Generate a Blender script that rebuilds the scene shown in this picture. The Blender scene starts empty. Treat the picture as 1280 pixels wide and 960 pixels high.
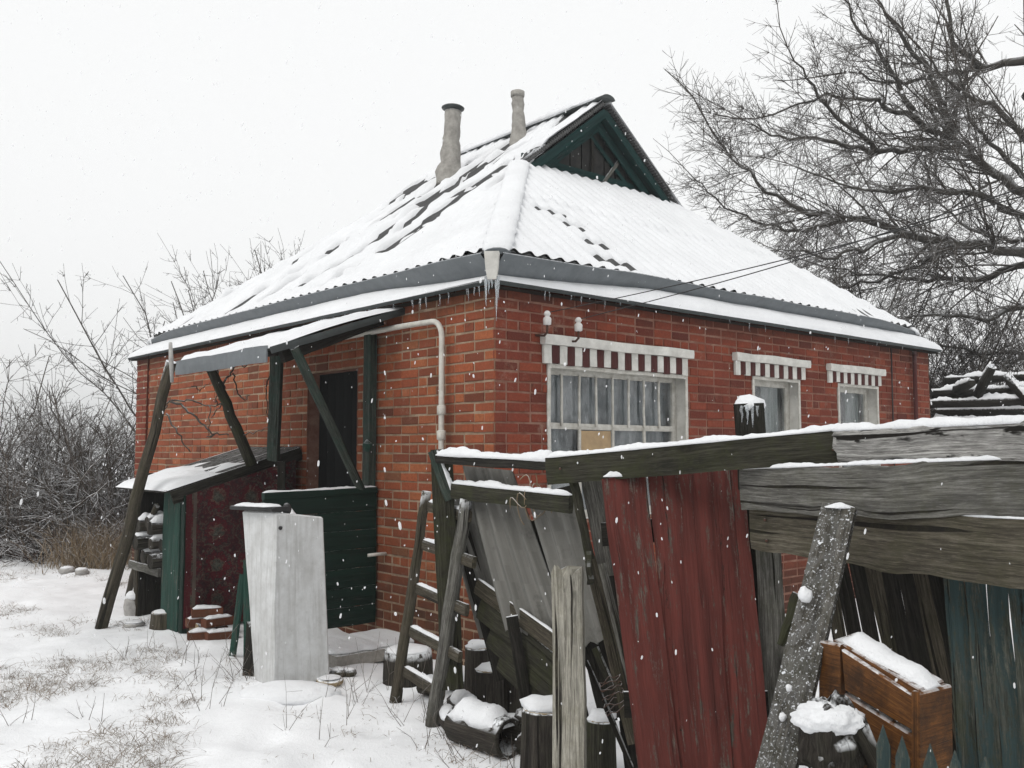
import bpy, math, random
from mathutils import Vector, noise, Matrix
R = math.radians
sc = bpy.context.scene
COL = sc.collection
UP = Vector((0, 0, 1))
# ------------------------------------------------------------------ camera
EYE = 1.5; FPX = 1154.5; PITCH = R(4.085)
cam_d = bpy.data.cameras.new('camera'); cam = bpy.data.objects.new('camera', cam_d); COL.objects.link(cam)
cam.location = (0, 0, EYE); cam.rotation_euler = (R(90) + PITCH, 0, 0)
cam_d.sensor_width = 36; cam_d.lens = FPX / 1280 * 36; cam_d.clip_end = 2000; cam_d.clip_start = .05
sc.camera = cam
EY = Vector((0, 0, EYE))
def ray(px, py):
    x = (px - 640) / FPX; y = (480 - py) / FPX
    return Vector((x, math.cos(PITCH) - y * math.sin(PITCH), math.sin(PITCH) + y * math.cos(PITCH)))
def P(px, py, Y):
    d = ray(px, py); return EY + d * (Y / d.y)
def onp(px, py, o, n):
    d = ray(px, py); return EY + d * ((o - EY).dot(n) / d.dot(n))
# house frame
AZ = R(48.889)
dR = Vector((math.sin(AZ), math.cos(AZ), 0)); dL = Vector((-math.cos(AZ), math.sin(AZ), 0))
C0 = Vector((-.12, 6.28, 0)); ZE = 2.641; OV = .108; LR = 6.723; LL = 7.09; TT = 2.135; TAU = .775
E0 = C0 - dR * OV - dL * OV
def wl(s, z, out=0): return C0 + dL * s + UP * z - dR * out          # point on the left wall
def wr(a, z, out=0): return C0 + dR * a + UP * z - dL * out          # point on the right wall
def WL(px, py, out=0):
    p = onp(px, py, C0 - dR * out, dR) - C0; return p.dot(dL), p.z
def WR(px, py, out=0):
    p = onp(px, py, C0 - dL * out, dL) - C0; return p.dot(dR), p.z
def G(px, py, z=0): return onp(px, py, Vector((0, 0, z)), UP)
def nz(x, y=0, z=0): return noise.noise(Vector((x, y, z)))
def sst(a, b, x):
    t = min(1, max(0, (x - a) / (b - a))); return t * t * (3 - 2 * t)
FOOT = [(-1.55, 4.5), (-1.3, 4.85), (-1.6, 5.25), (-1.28, 5.6), (-1.0, 5.95), (-.9, 4.4), (-2.4, 6.4), (-2.7, 6.8), (-2.45, 7.1), (-.7, 5.1)]
def gz(x, y):
    h = .05 * nz(x * .5, y * .5, 3.1) + .025 * nz(x * 1.7, y * 1.7, 7) + .012 * nz(x * 5, y * 5, 1)
    q = .02 * nz(x * 3.1, y * 3.1, 11); h += max(0, q) 
    h += .006 * nz(x * 14, y * 14, 2) + .016 * abs(nz(x * 4.1, y * 4.1, 21)) + (.03 * max(0, nz(x * 2.2, y * 2.2, 33)) if y < 12 else 0)
    for fx, fy in FOOT:
        d2 = ((x - fx) / .11) ** 2 + ((y - fy) / .17) ** 2
        if d2 < 4: h -= .035 * math.exp(-d2 * d2)
    return h
def GG(px, py):
    z = 0
    for _ in range(6):
        p = G(px, py, z); z = gz(p.x, p.y)
    return Vector((p.x, p.y, z))
# ------------------------------------------------------------------ mesh builder
class MB:
    def __init__(s, seed=0):
        s.v = []; s.f = []; s.m = []; s.uv = []; s.sm = []; s.rng = random.Random(seed); s.has = False
    def face(s, ids, uvs=None, m=0, sm=False):
        s.f.append(ids); s.m.append(m); s.sm.append(sm)
        if uvs: s.has = True; s.uv.extend(uvs)
        else: s.uv.extend([(0, 0)] * len(ids))
    def vert(s, p): s.v.append((p[0], p[1], p[2])); return len(s.v) - 1
    def poly(s, pts, m=0, uvs=None): s.face([s.vert(p) for p in pts], uvs, m)
    def rings(s, rings, uvl, per, cap=True, m=0, sm=True, off=(0, 0)):
        n = len(rings[0]); ids = [[s.vert(p) for p in r] for r in rings]
        for i in range(len(rings) - 1):
            for j in range(n):
                k = (j + 1) % n
                s.face([ids[i][j], ids[i][k], ids[i + 1][k], ids[i + 1][j]],
                       [(uvl[i] + off[0], per[j] + off[1]), (uvl[i] + off[0], per[j + 1] + off[1]),
                        (uvl[i + 1] + off[0], per[j + 1] + off[1]), (uvl[i + 1] + off[0], per[j] + off[1])], m, sm)
        if cap:
            for ring, fl, u in ((ids[0], True, uvl[0]), (ids[-1], False, uvl[-1])):
                r = list(reversed(ring)) if fl else list(ring)
                s.face(r, [(u + off[0] + .02 * math.cos(j), off[1] + .02 * math.sin(j)) for j in range(n)], m, False)
    def tube(s, pts, rad, n=8, m=0, cap=True, jit=0, sm=True):
        pts = [Vector(p) for p in pts]
        if not isinstance(rad, (list, tuple)): rad = [rad] * len(pts)
        off = (s.rng.random() * 50, s.rng.random() * 50)
        d0 = (pts[1] - pts[0]).normalized()
        a = d0.orthogonal().normalized(); rings = []; L = 0; ul = []
        for i, p in enumerate(pts):
            d = (pts[min(i + 1, len(pts) - 1)] - pts[max(i - 1, 0)]).normalized()
            a = (a - d * a.dot(d)).normalized(); b = d.cross(a)
            if i: L += (p - pts[i - 1]).length
            ul.append(L)
            rr = rad[i]
            rings.append([p + (a * math.cos(2 * math.pi * j / n) + b * math.sin(2 * math.pi * j / n)) * rr *
                          (1 + (s.rng.uniform(-jit, jit) if jit else 0)) for j in range(n)])
        mr = max(rad); per = [2 * math.pi * mr * j / n for j in range(n + 1)]
        s.rings(rings, ul, per, cap, m, sm, off); return s
    def board(s, p0, p1, w, t, nrm, w1=None, seg=8, jit=.003, bow=0, brk0=0, brk1=0, nw=4, m=0):
        p0 = Vector(p0); p1 = Vector(p1); d = p1 - p0; L = d.length; d.normalize()
        n = Vector(nrm); n = (n - d * n.dot(d)).normalized(); sd = d.cross(n); rg = s.rng
        if w1 is None: w1 = w
        off = (rg.random() * 50, rg.random() * 50); sa = rg.random() * 99
        rings = []; ul = []
        ej0 = [rg.uniform(0, brk0) for _ in range(nw + 1)]; ej1 = [rg.uniform(0, brk1) for _ in range(nw + 1)]
        for i in range(seg + 1):
            k = i / seg; ww = w + (w1 - w) * k; c = p0 + d * (L * k) + n * (bow * math.sin(math.pi * k))
            c = c + sd * (jit * 1.5 * nz(sa, k * 3)) + n * (jit * nz(sa + 9, k * 3))
            e1 = jit * nz(sa + 20, k * L * 6); e2 = jit * nz(sa + 40, k * L * 6)
            ring = []
            cols = [-.5 + q / nw for q in range(nw + 1)]
            for side in (1, -1):
                for q in (range(nw + 1) if side == 1 else range(nw, -1, -1)):
                    x = cols[q]; edge = q in (0, nw)
                    wx = x * ww + (e1 if q == 0 else e2 if q == nw else 0) * (1 if q else -1)
                    tt = t / 2 - (min(.004, t * .2) if edge else 0)
                    if i == 0: dl = ej0[q]
                    elif i == seg: dl = -ej1[q]
                    else: dl = 0
                    ring.append(c + sd * wx + n * (side * tt) + d * dl)
            rings.append(ring); ul.append(L * k)
        N = 2 * (nw + 1); per = [0]
        for j in range(N): per.append(per[-1] + (t if (j + 1) % (nw + 1) == 0 else w / nw))
        s.rings(rings, ul, per, True, m, False, off); return s
    def box(s, o, ax, ay, az, m=0, bev=.006):
        # o centre; ax, ay, az half vectors; chamfered along the three axes
        ax, ay, az = Vector(ax), Vector(ay), Vector(az)
        s.board(Vector(o) - ax, Vector(o) + ax, ay.length * 2, az.length * 2, az, seg=2, jit=0, nw=2, m=m); return s
    def strip(s, p0, p1, w, h, seg=24, m=0, seed=0, lump=.5, side=None):
        # lumpy layer of snow along a line on top of something
        p0 = Vector(p0); p1 = Vector(p1); d = p1 - p0; L = d.length; d.normalize()
        sd = Vector(side).normalized() if side is not None else d.cross(UP).normalized()
        u = sd.cross(d).normalized()
        if u.z < 0: u = -u
        q = [(-.5, -.1), (-.5, .25), (-.4, .7), (-.18, .97), (.12, 1), (.36, .75), (.5, .3), (.5, -.1)]
        rings = []; ul = []; seg = min(160, seg * 2)
        for i in range(seg + 1):
            k = i / seg; c = p0 + d * (L * k)
            f = 1 + lump * nz(seed * 7.3 + k * L * 7, seed) + lump * .6 * nz(seed + k * L * 21, 5)
            e = min(1, .15 + min(k, 1 - k) * L / max(.04, h * 1.2)); f *= 1 + .35 * nz(seed + 4 + k * L * 2.3, 9); f += (.2 if w < .08 else .06) * nz(seed + k * L * 55, 17); hh = max(.12, f) * h * e
            ws = w * (.92 + .14 * nz(seed + k * L * 11, 31)) * (.75 + .25 * e)
            rings.append([c + sd * (x * ws) + u * (y * hh) for x, y in q]); ul.append(L * k)
        s.rings(rings, ul, [i * .02 for i in range(9)], True, m, True); return s
    def blob(s, c, rx, ry, rz, n=10, jit=.15, seed=0, m=0, flat=-1, rot=0):
        c = Vector(c); rings = []; ca, sa = math.cos(rot), math.sin(rot); k = 6
        for i in range(k + 1):
            th = math.pi * (.02 + .96 * i / k); ring = []
            for j in range(n):
                a = 2 * math.pi * j / n; v = Vector((math.sin(th) * math.cos(a), math.sin(th) * math.sin(a), -math.cos(th)))
                f = 1 + jit * 2 * nz(v.x * 1.3 + seed * 3.7, v.y * 1.3, v.z * 1.3 + seed); v = v * f
                x, y, z = v.x * rx, v.y * ry, max(v.z, flat) * rz
                ring.append(c + Vector((x * ca - y * sa, x * sa + y * ca, z)))
            rings.append(ring)
        s.rings(rings, [i * .05 for i in range(k + 1)], [j * .05 for j in range(n + 1)], True, m, True); return s
    def gnarl(s, c, rx, ry, rz, seed, amp=1.0, n=40, k=28):
        rings = []
        for i in range(k + 1):
            th = math.pi * (.01 + .98 * i / k); ring = []
            for j in range(n):
                a = 2 * math.pi * j / n; v = Vector((math.sin(th) * math.cos(a), math.sin(th) * math.sin(a), -math.cos(th)))
                f = 1 + amp * (.35 * nz(v.x * 2 + seed, v.y * 2, v.z * 1.2) + .22 * nz(v.x * 5 + seed, v.y * 5, v.z * 2.5) + .1 * nz(v.x * 11, v.y * 11, v.z * 6 + seed))
                ring.append(Vector(c) + Vector((v.x * rx, v.y * ry, v.z * rz)) * f)
            rings.append(ring)
        s.rings(rings, [i * .02 for i in range(k + 1)], [j * .02 for j in range(n + 1)], True, 0, True); return s
    def lathe(s, base, axis, prof, n=14, m=0, jit=0, sm=True):
        axis = Vector(axis).normalized(); base = Vector(base); a = axis.orthogonal().normalized(); b = axis.cross(a)
        js = [1 + s.rng.uniform(-jit, jit) for _ in range(n)]
        rings = [[base + axis * h + (a * math.cos(2 * math.pi * j / n) + b * math.sin(2 * math.pi * j / n)) * (r * js[j]) for j in range(n)] for r, h in prof]
        ul = [h for r, h in prof]; mr = max(r for r, h in prof)
        s.rings(rings, ul, [2 * math.pi * mr * j / n for j in range(n + 1)], True, m, sm, (s.rng.random() * 9, s.rng.random() * 9)); return s
LOC = {}
def mk(name, mb, mats, parent=None, label=None, cat=None, group=None, kind=None, loc=None):
    if parent is not None: L = LOC[parent.name]
    else: L = Vector(loc) if loc is not None else Vector((0, 0, 0))
    me = bpy.data.meshes.new(name)
    me.from_pydata([(x - L.x, y - L.y, z - L.z) for x, y, z in mb.v], [], mb.f)
    for mt in (mats if isinstance(mats, (list, tuple)) else [mats]): me.materials.append(mt)
    me.polygons.foreach_set('material_index', mb.m); me.polygons.foreach_set('use_smooth', mb.sm)
    if mb.has:
        ul = me.uv_layers.new(name='UVMap'); flat = [c for t in mb.uv for c in t]; ul.data.foreach_set('uv', flat)
    me.validate(clean_customdata=False); me.update()
    o = bpy.data.objects.new(name, me); COL.objects.link(o)
    LOC[o.name] = L
    if parent is not None: o.parent = parent
    else: o.location = L
    if label: o['label'] = label
    if cat: o['category'] = cat
    if group: o['group'] = group
    if kind: o['kind'] = kind
    return o
def thing(name, label, cat, loc, group=None):
    o = bpy.data.objects.new(name, None); COL.objects.link(o); o.location = loc; o.empty_display_size = .1
    LOC[o.name] = Vector(loc); o['label'] = label; o['category'] = cat
    if group: o['group'] = group
    return o
# ------------------------------------------------------------------ materials
class NT:
    def __init__(s, name, rough=.85, spec=.3):
        s.m = bpy.data.materials.new(name); s.m.use_nodes = True; s.t = s.m.node_tree
        s.b = s.t.nodes['Principled BSDF']; s.b.inputs['Roughness'].default_value = rough
        s.b.inputs['Specular IOR Level'].default_value = spec
    def set(s, sock, v):
        if isinstance(v, bpy.types.NodeSocket): s.t.links.new(v, sock)
        elif isinstance(v, tuple) and len(v) == 3 and sock.type == 'RGBA': sock.default_value = (*v, 1)
        else: sock.default_value = v
    def n(s, ty, ins=None, **at):
        nd = s.t.nodes.new('ShaderNode' + ty)
        for k, v in at.items(): setattr(nd, k, v)
        for k, v in (ins or {}).items(): s.set(nd.inputs[k], v)
        return nd
    def co(s, kind='Object', scale=(1, 1, 1)):
        tc = s.n('TexCoord'); mp = s.n('Mapping', {'Vector': tc.outputs[kind], 'Scale': scale}); return mp.outputs['Vector']
    def noise(s, vec, scale=5, detail=4, rough=.6, dist=0):
        return s.n('TexNoise', {'Vector': vec, 'Scale': scale, 'Detail': detail, 'Roughness': rough, 'Distortion': dist}).outputs['Fac']
    def ramp(s, fac, stops):
        r = s.n('ValToRGB', {'Fac': fac}); cr = r.color_ramp
        while len(cr.elements) < len(stops): cr.elements.new(.5)
        for e, (p, c) in zip(cr.elements, stops): e.position = p; e.color = (*c, 1) if isinstance(c, tuple) else (c, c, c, 1)
        return r.outputs['Color']
    def mr(s, v, a, b, c=0, d=1): return s.n('MapRange', {'Value': v, 'From Min': a, 'From Max': b, 'To Min': c, 'To Max': d}).outputs['Result']
    def mix(s, f, a, b, mode='MIX'):
        nd = s.n('Mix', data_type='RGBA', blend_type=mode); s.set(nd.inputs[0], f); s.set(nd.inputs[6], a); s.set(nd.inputs[7], b); return nd.outputs[2]
    def math(s, op, a, b=0): 
        nd = s.n('Math', operation=op); s.set(nd.inputs[0], a); s.set(nd.inputs[1], b); return nd.outputs[0]
    def upz(s):
        g = s.n('NewGeometry'); return s.n('SeparateXYZ', {'Vector': g.outputs['Normal']}).outputs['Z']
    def rnd(s): return s.n('NewGeometry').outputs['Random Per Island']
    def snow(s, col, lo=.35, hi=.75, nlo=.38, nhi=.55, sc=30, amt=1.0):
        up = s.mr(s.upz(), lo, hi); nn = s.mr(s.noise(s.co(), sc, 3), nlo, nhi)
        f = s.math('MULTIPLY', s.math('MULTIPLY', up, nn), amt); return s.mix(f, col, (.82, .84, .86))
    def speck(s, col, sc=60, lo=.62, hi=.68, amt=.8, vec=None):
        f = s.mr(s.noise(vec or s.co(), sc, 2), lo, hi); return s.mix(s.math('MULTIPLY', f, amt), col, (.75, .77, .8))
    def bump(s, h, st=.4, dist=.01): s.set(s.b.inputs['Normal'], s.n('Bump', {'Height': h, 'Strength': st, 'Distance': dist}).outputs['Normal'])
    def done(s, col): s.set(s.b.inputs['Base Color'], col); return s.m
def wood(name, dark, mid, light, moss=None, mossamt=.5, snowamt=1.0, speck=0, paint=None, paintamt=.5, bump=.8, rough=.88, gain=1.0, holes=0):
    dark, mid, light = [tuple(x * gain for x in q) for q in (dark, mid, light)]
    k = NT(name, rough, .2)
    wv = k.n('VectorMath', {0: k.co('UV', (1, 1, 1)), 1: k.n('VectorMath', {0: k.n('TexNoise', {'Vector': k.co('UV', (2.5, 5, 1)), 'Scale': 1.0}).outputs['Color'], 1: (0, .022, 0)}, operation='MULTIPLY').outputs[0]}, operation='ADD').outputs[0]
    def st(sc, d=6, ro=.7): return k.noise(k.n('Mapping', {'Vector': wv, 'Scale': (*sc, 1)}).outputs[0], 1, d, ro)
    g = st((3.2, 110), 8, .75); g2 = st((1.3, 22), 5, .65); g3 = st((5, 30), 6, .7)
    c = k.ramp(g, [(.38, dark), (.5, mid), (.62, light)])
    c = k.mix(k.mr(g2, .38, .62, 0, .75), c, tuple(x * .38 for x in mid))
    c = k.mix(k.mr(g3, .5, .7, 0, .4), c, tuple(x * 1.15 for x in light))
    fb = k.noise(k.co('UV', (16, 210, 1)), 1, 4, .7); c = k.mix(k.mr(fb, .54, .66, 0, .6), c, tuple(x * .3 for x in mid)); c = k.mix(k.mr(fb, .46, .34, 0, .35), c, tuple(x * 1.5 for x in light))
    rn = k.rnd(); c = k.mix(1, c, k.ramp(rn, [(0, .65), (1, 1.2)]), 'MULTIPLY')
    crack = k.math('MAXIMUM', k.mr(st((.9, 60), 3, .5), .635, .67), k.mr(st((.6, 24), 2, .4), .655, .67)); knot = k.mr(k.n('TexVoronoi', {'Vector': k.co('UV', (2.2, 7, 1)), 'Scale': 1.0}).outputs['Distance'], .05, .12, 1, 0)
    dk = k.math('MAXIMUM', crack, k.math('MULTIPLY', knot, .7)); c = k.mix(dk, c, (.010, .008, .006))
    if holes: hl = k.mr(st((2.6, 13), 5, .6), .55, .58); dk = k.math('MAXIMUM', dk, hl); c = k.mix(hl, c, (.012, .010, .008))
    if moss: c = k.mix(k.math('MULTIPLY', k.mr(k.noise(k.co(), 7, 8, .8), .47, .62), mossamt), c, moss)
    if paint:
        pn = st((4, 30), 9, .8); pn2 = k.noise(k.co(), 2.6, 5, .6); sp = k.noise(k.co(), 90, 4, .7)
        v = k.math('ADD', k.math('ADD', k.math('MULTIPLY', pn, .78), k.math('MULTIPLY', pn2, .22)), k.math('MULTIPLY', sp, .12)); t = .50 + .16 * paintamt
        f = k.mr(v, t - .02, t + .035, 1, 0)
        pc = k.mix(k.mr(g2, .35, .65), tuple(x * .55 for x in paint), tuple(x * 1.25 for x in paint)); pc = k.mix(k.mr(g3, .45, .7, 0, .5), pc, tuple(x * .6 + .004 for x in paint))
        c = k.mix(f, c, pc)
    if speck: c = k.speck(c, speck, .59, .67, .5); c = k.speck(c, speck * .3, .67, .70, .85)
    if snowamt: c = k.snow(c, amt=snowamt)
    k.bump(k.math('ADD', k.math('SUBTRACT', g, k.math('MULTIPLY', dk, 1.5)), k.math('MULTIPLY', g2, .7)), bump, .008)
    return k.done(c)
M = {}
# snow
def snow_mat(name, base=(.86, .875, .89), st=.6, spk=False):
    k = NT(name, .75, .2); v = k.co()
    h = k.math('ADD', k.noise(v, 9, 6, .6), k.math('MULTIPLY', k.noise(v, 130, 3, .7), .35))
    c = k.mix(k.mr(k.noise(v, 2.5, 5, .6), .35, .65), base, tuple(x * .93 for x in base))
    if spk: c = k.mix(k.math('MULTIPLY', k.mr(k.noise(v, 11, 9, .82), .60, .68), .55), c, (.20, .17, .14))
    h = k.math('ADD', h, k.math('MULTIPLY', k.noise(v, 42, 4, .75), .5))
    k.bump(h, st, .02); return k.done(c)
M['snow'] = snow_mat('fresh_snow', (.79, .80, .815), .7); M['ground'] = snow_mat('ground_snow', (.86, .87, .885), .45, True)
# bricks
def brick_mat(name, cols, stain, dark_top=.7):
    k = NT(name, .9, .2); v = k.co()
    c = k.ramp(k.rnd(), cols)
    c = k.mix(k.mr(k.noise(v, 45, 6, .7), .3, .7, 0, .55), c, tuple(x * .45 for x in cols[2][1]))
    c = k.mix(k.mr(k.noise(v, 140, 3, .7), .55, .75, 0, .45), c, (.30, .17, .11))
    c = k.mix(k.mr(k.noise(v, 1.3, 5, .65), .46, .72, 0, .6), c, stain)
    c = k.mix(k.mr(k.noise(v, 7, 7, .75), .60, .72, 0, .5), c, (.035, .035, .02))
    c = k.mix(k.mr(k.noise(v, 4.3, 9, .85), .56, .70, 0, .42), c, (.36, .28, .22))
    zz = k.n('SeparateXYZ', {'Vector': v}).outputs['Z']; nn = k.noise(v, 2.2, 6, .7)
    dark_ends = k.math('MAXIMUM', k.mr(k.math('ADD', zz, k.math('MULTIPLY', nn, -.9)), -.15, .35, 1, 0), k.math('MULTIPLY', k.mr(k.math('ADD', zz, k.math('MULTIPLY', nn, .55)), 2.72, 2.86, 0, 1), dark_top))
    c = k.mix(k.math('MULTIPLY', dark_ends, .62), c, (.035, .026, .018))  # noise-broken darker tone towards the foot and top of the wall
    k.bump(k.math('ADD', k.noise(v, 60, 5, .7), k.math('MULTIPLY', k.noise(v, 14, 4), .7)), .7, .006)
    return k.done(c)
M['brickL'] = brick_mat('orange_brick', [(0, (.09, .032, .02)), (.1, (.18, .05, .027)), (.45, (.265, .069, .032)), (.8, (.325, .09, .038)), (.95, (.35, .115, .048)), (1, (.16, .075, .04))], (.12, .05, .025))
M['brickR'] = brick_mat('red_painted_brick', [(0, (.09, .022, .016)), (.3, (.165, .036, .021)), (.6, (.21, .046, .026)), (1, (.26, .06, .03))], (.09, .026, .018))
def mortar_mat(name, a, b):
    k = NT(name, .95, .1); v = k.co()
    c = k.mix(k.mr(k.noise(v, 6, 8, .75), .35, .65), a, b); k.bump(k.noise(v, 80, 4, .7), .8, .006); return k.done(c)
M['mortarL'] = mortar_mat('pale_mortar', (.35, .265, .19), (.17, .115, .075))
M['mortarR'] = mortar_mat('painted_mortar', (.16, .065, .045), (.27, .16, .12))
# wood kinds
M['grey_wood'] = wood('weathered_grey_wood', (.03, .028, .024), (.092, .088, .078), (.17, .165, .15), (.045, .05, .025), .3, gain=1.3)
M['brown_wood'] = wood('wet_brown_wood', (.018, .015, .011), (.056, .047, .034), (.10, .088, .066), (.035, .036, .016), .4, gain=1.2)
M['moss_wood'] = wood('dark_mossy_wood', (.010, .010, .007), (.034, .032, .022), (.065, .062, .045), (.036, .040, .015), .55)
M['dark_wood'] = wood('dark_rotting_wood', (.006, .005, .0045), (.019, .017, .014), (.04, .036, .03), (.02, .022, .012), .3)
M['dark_wood_bare'] = wood('bare_dark_roof_boards', (.008, .007, .006), (.028, .025, .02), (.05, .046, .04), (.025, .027, .015), .4, .12)
M['plank_grey'] = wood('broad_grey_plank_wood', (.045, .043, .038), (.135, .13, .117), (.235, .23, .212), (.07, .07, .04), .3, 1)
M['plank_brown'] = wood('broad_brown_plank_wood', (.028, .024, .018), (.092, .080, .058), (.16, .145, .112), (.05, .05, .022), .35, 1)
M['pale_wood'] = wood('pale_bare_wood', (.12, .11, .09), (.31, .295, .25), (.42, .40, .345), (.13, .12, .08), .4)
M['rot_wood'] = wood('silver_rotten_wood', (.035, .033, .03), (.19, .185, .175), (.32, .315, .30), None, 0, .9, 0, bump=1.0, gain=1.6, holes=1)
M['speck_wood'] = wood('snow_speckled_wood', (.025, .022, .019), (.07, .064, .053), (.12, .112, .095), (.035, .035, .02), .4, .25, 150)
M['red_paint'] = wood('peeling_red_paint', (.05, .04, .033), (.10, .085, .07), (.16, .14, .12), None, 0, 0, 0, (.092, .0235, .0185), .70)
M['green_paint'] = wood('peeling_green_paint', (.04, .045, .038), (.09, .095, .08), (.15, .15, .13), None, 0, .4, 0, (.019, .055, .042), .66)
M['dkgreen_paint'] = wood('dark_green_paint', (.012, .016, .012), (.022, .03, .024), (.04, .046, .04), None, 0, .4, 0, (.0045, .019, .013), .85, .4, .6)
M['teal_paint'] = wood('gable_teal_paint', (.012, .02, .02), (.03, .042, .042), (.05, .065, .065), None, 0, .2, 0, (.007, .033, .031), .8)
M['blue_paint'] = wood('faded_blue_green_paint', (.03, .034, .029), (.08, .088, .074), (.14, .145, .12), (.045, .052, .025), .45, 1, 0, (.038, .062, .062), .3)
M['orange_varnish'] = wood('orange_varnished_wood', (.035, .014, .005), (.13, .05, .012), (.20, .082, .02), (.022, .012, .007), .75, .7, 0, bump=.2, rough=.55)
M['green_post'] = wood('green_grey_post', (.018, .022, .019), (.05, .06, .05), (.09, .105, .088), (.012, .05, .038), .45, .5)
M['bark'] = wood('rough_bark', (.010, .008, .007), (.04, .034, .028), (.08, .07, .058), (.035, .036, .022), .4, bump=1.0)
def endgrain():
    k = NT('sawn_end_grain', .85, .2); return k.done(k.snow(k.mix(k.mr(k.noise(k.co(), 30, 4), .3, .7), (.35, .28, .17), (.2, .15, .09))))
M['endgrain'] = endgrain()
def twig_mat(name, a, b, snowamt, lo=.1, hi=.6):
    k = NT(name, .9, .15); c = k.mix(k.mr(k.noise(k.co(), 3, 4), .3, .7), a, b)
    return k.done(k.snow(c, lo, hi, .4, .55, 9, snowamt))
M['tree_bark'] = twig_mat('tree_bark', (.035, .032, .028), (.065, .06, .052), .3)
M['twig'] = twig_mat('bare_twig', (.045, .039, .033), (.08, .068, .058), .35)
M['hedge_twig'] = twig_mat('frosted_twig', (.05, .04, .032), (.10, .08, .064), .9)
M['bramble'] = twig_mat('reddish_bramble', (.035, .018, .014), (.06, .04, .03), .8)
M['weed'] = twig_mat('dry_weed_stalk', (.07, .055, .042), (.13, .10, .08), .5)
M['straw'] = twig_mat('dry_straw', (.24, .18, .11), (.16, .12, .08), .5)
M['grass'] = twig_mat('dead_grass', (.15, .115, .085), (.26, .21, .16), .8)
def slate_mat(name, a, b, sn=.9):
    k = NT(name, .9, .2); c = k.mix(k.mr(k.noise(k.co('UV', (2, 16, 1)), 1, 6, .7), .3, .7), a, b)
    c = k.mix(k.mr(k.noise(k.co(), 5, 7, .75), .55, .7, 0, .6), c, (.03, .032, .026))
    k.bump(k.noise(k.co(), 50, 5, .7), .4, .004); return k.done(k.snow(c, .5, .9, amt=sn))
M['slate'] = slate_mat('roof_slate', (.10, .10, .10), (.05, .05, .05), 0)
M['slate_pale'] = slate_mat('loose_slate', (.19, .185, .17), (.10, .098, .088), .3)
def metal(name, a, b, rough=.5, met=.3, sn=.5, sc=8):
    k = NT(name, rough, .4); k.b.inputs['Metallic'].default_value = met
    c = k.mix(k.mr(k.noise(k.co(), sc, 7, .7), .3, .7), a, b)
    c = k.mix(k.mr(k.noise(k.co(), sc * 4, 5, .8), .64, .72, 0, .5), c, tuple(x * .45 for x in b))
    if sc == 9: c = k.mix(k.mr(k.noise(k.co('Object', (28, 28, 1.6)), 1, 6, .7), .48, .66, 0, .55), c, (.30, .295, .28)); c = k.mix(k.mr(k.noise(k.co('Object', (9, 9, 3)), 1, 8, .8), .62, .70, 0, .6), c, (.2, .16, .11))
    k.bump(k.noise(k.co(), sc * 2, 4), .15, .01); return k.done(k.snow(c, .6, .95, amt=sn))
M['zinc'] = metal('grey_zinc', (.15, .165, .175), (.10, .112, .12)); M['zinc_dark'] = metal('dark_sheet_metal', (.055, .065, .065), (.035, .04, .04))
M['white_pipe'] = metal('chipped_white_pipe', (.56, .54, .49), (.38, .36, .32), .6, 0, .6, 14)
M['old_white'] = metal('dirty_white_enamel', (.60, .61, .61), (.42, .42, .41), .55, 0, .7, 9)
M['black'] = metal('black_rubber', (.012, .012, .012), (.02, .02, .02), .6, 0, .3)
M['rust'] = metal('rusty_iron', (.09, .04, .025), (.05, .03, .022), .8, .2, .5)
def plain(name, a, b, sc=20, rough=.85, sn=.6, bump=.4):
    k = NT(name, rough, .25); c = k.mix(k.mr(k.noise(k.co(), sc, 6, .7), .3, .7), a, b); k.bump(k.noise(k.co(), sc * 3, 5, .7), bump, .006)
    return k.done(k.snow(c, .5, .9, amt=sn) if sn else c)
M['concrete'] = plain('old_concrete', (.36, .34, .31), (.2, .19, .17)); M['stone'] = plain('pale_stone', (.42, .41, .39), (.24, .23, .22))
M['chimney'] = plain('patched_chimney_mortar', (.38, .365, .335), (.19, .18, .165), 11, .95, .6, 1.0)
M['white_paint'] = plain('old_white_paint', (.66, .65, .61), (.42, .41, .38), 7, .7, .5)
M['stripe_red'] = plain('red_brown_paint', (.075, .022, .02), (.05, .014, .013), 14, .8, .2)
M['frame_white'] = plain('flaking_white_frame', (.58, .57, .53), (.34, .32, .28), 16, .7, .4)
M['patch_wood'] = plain('ochre_plywood', (.42, .30, .17), (.28, .2, .12), 9)
M['ceramic'] = plain('white_ceramic', (.72, .71, .69), (.5, .48, .46), 9, .25, 0, .05)
M['door'] = plain('near_black_door', (.003, .0035, .0035), (.006, .007, .007), 6, 1, 0); M['dark'] = plain('dark_boards_and_room', (.035, .033, .03), (.014, .014, .014), 12, .9, 0)
M['curtain'] = plain('grey_net_curtain', (.34, .36, .37), (.12, .13, .135), 5, .95, 0); M['curtain_dim'] = plain('pale_curtain', (.55, .58, .56), (.4, .43, .41), 3, .95, 0)
def ice():
    k = NT('clear_ice', .12, .5); k.b.inputs['Transmission Weight'].default_value = .75; k.b.inputs['IOR'].default_value = 1.31; return k.done((.85, .89, .92))
M['ice'] = ice()
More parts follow.
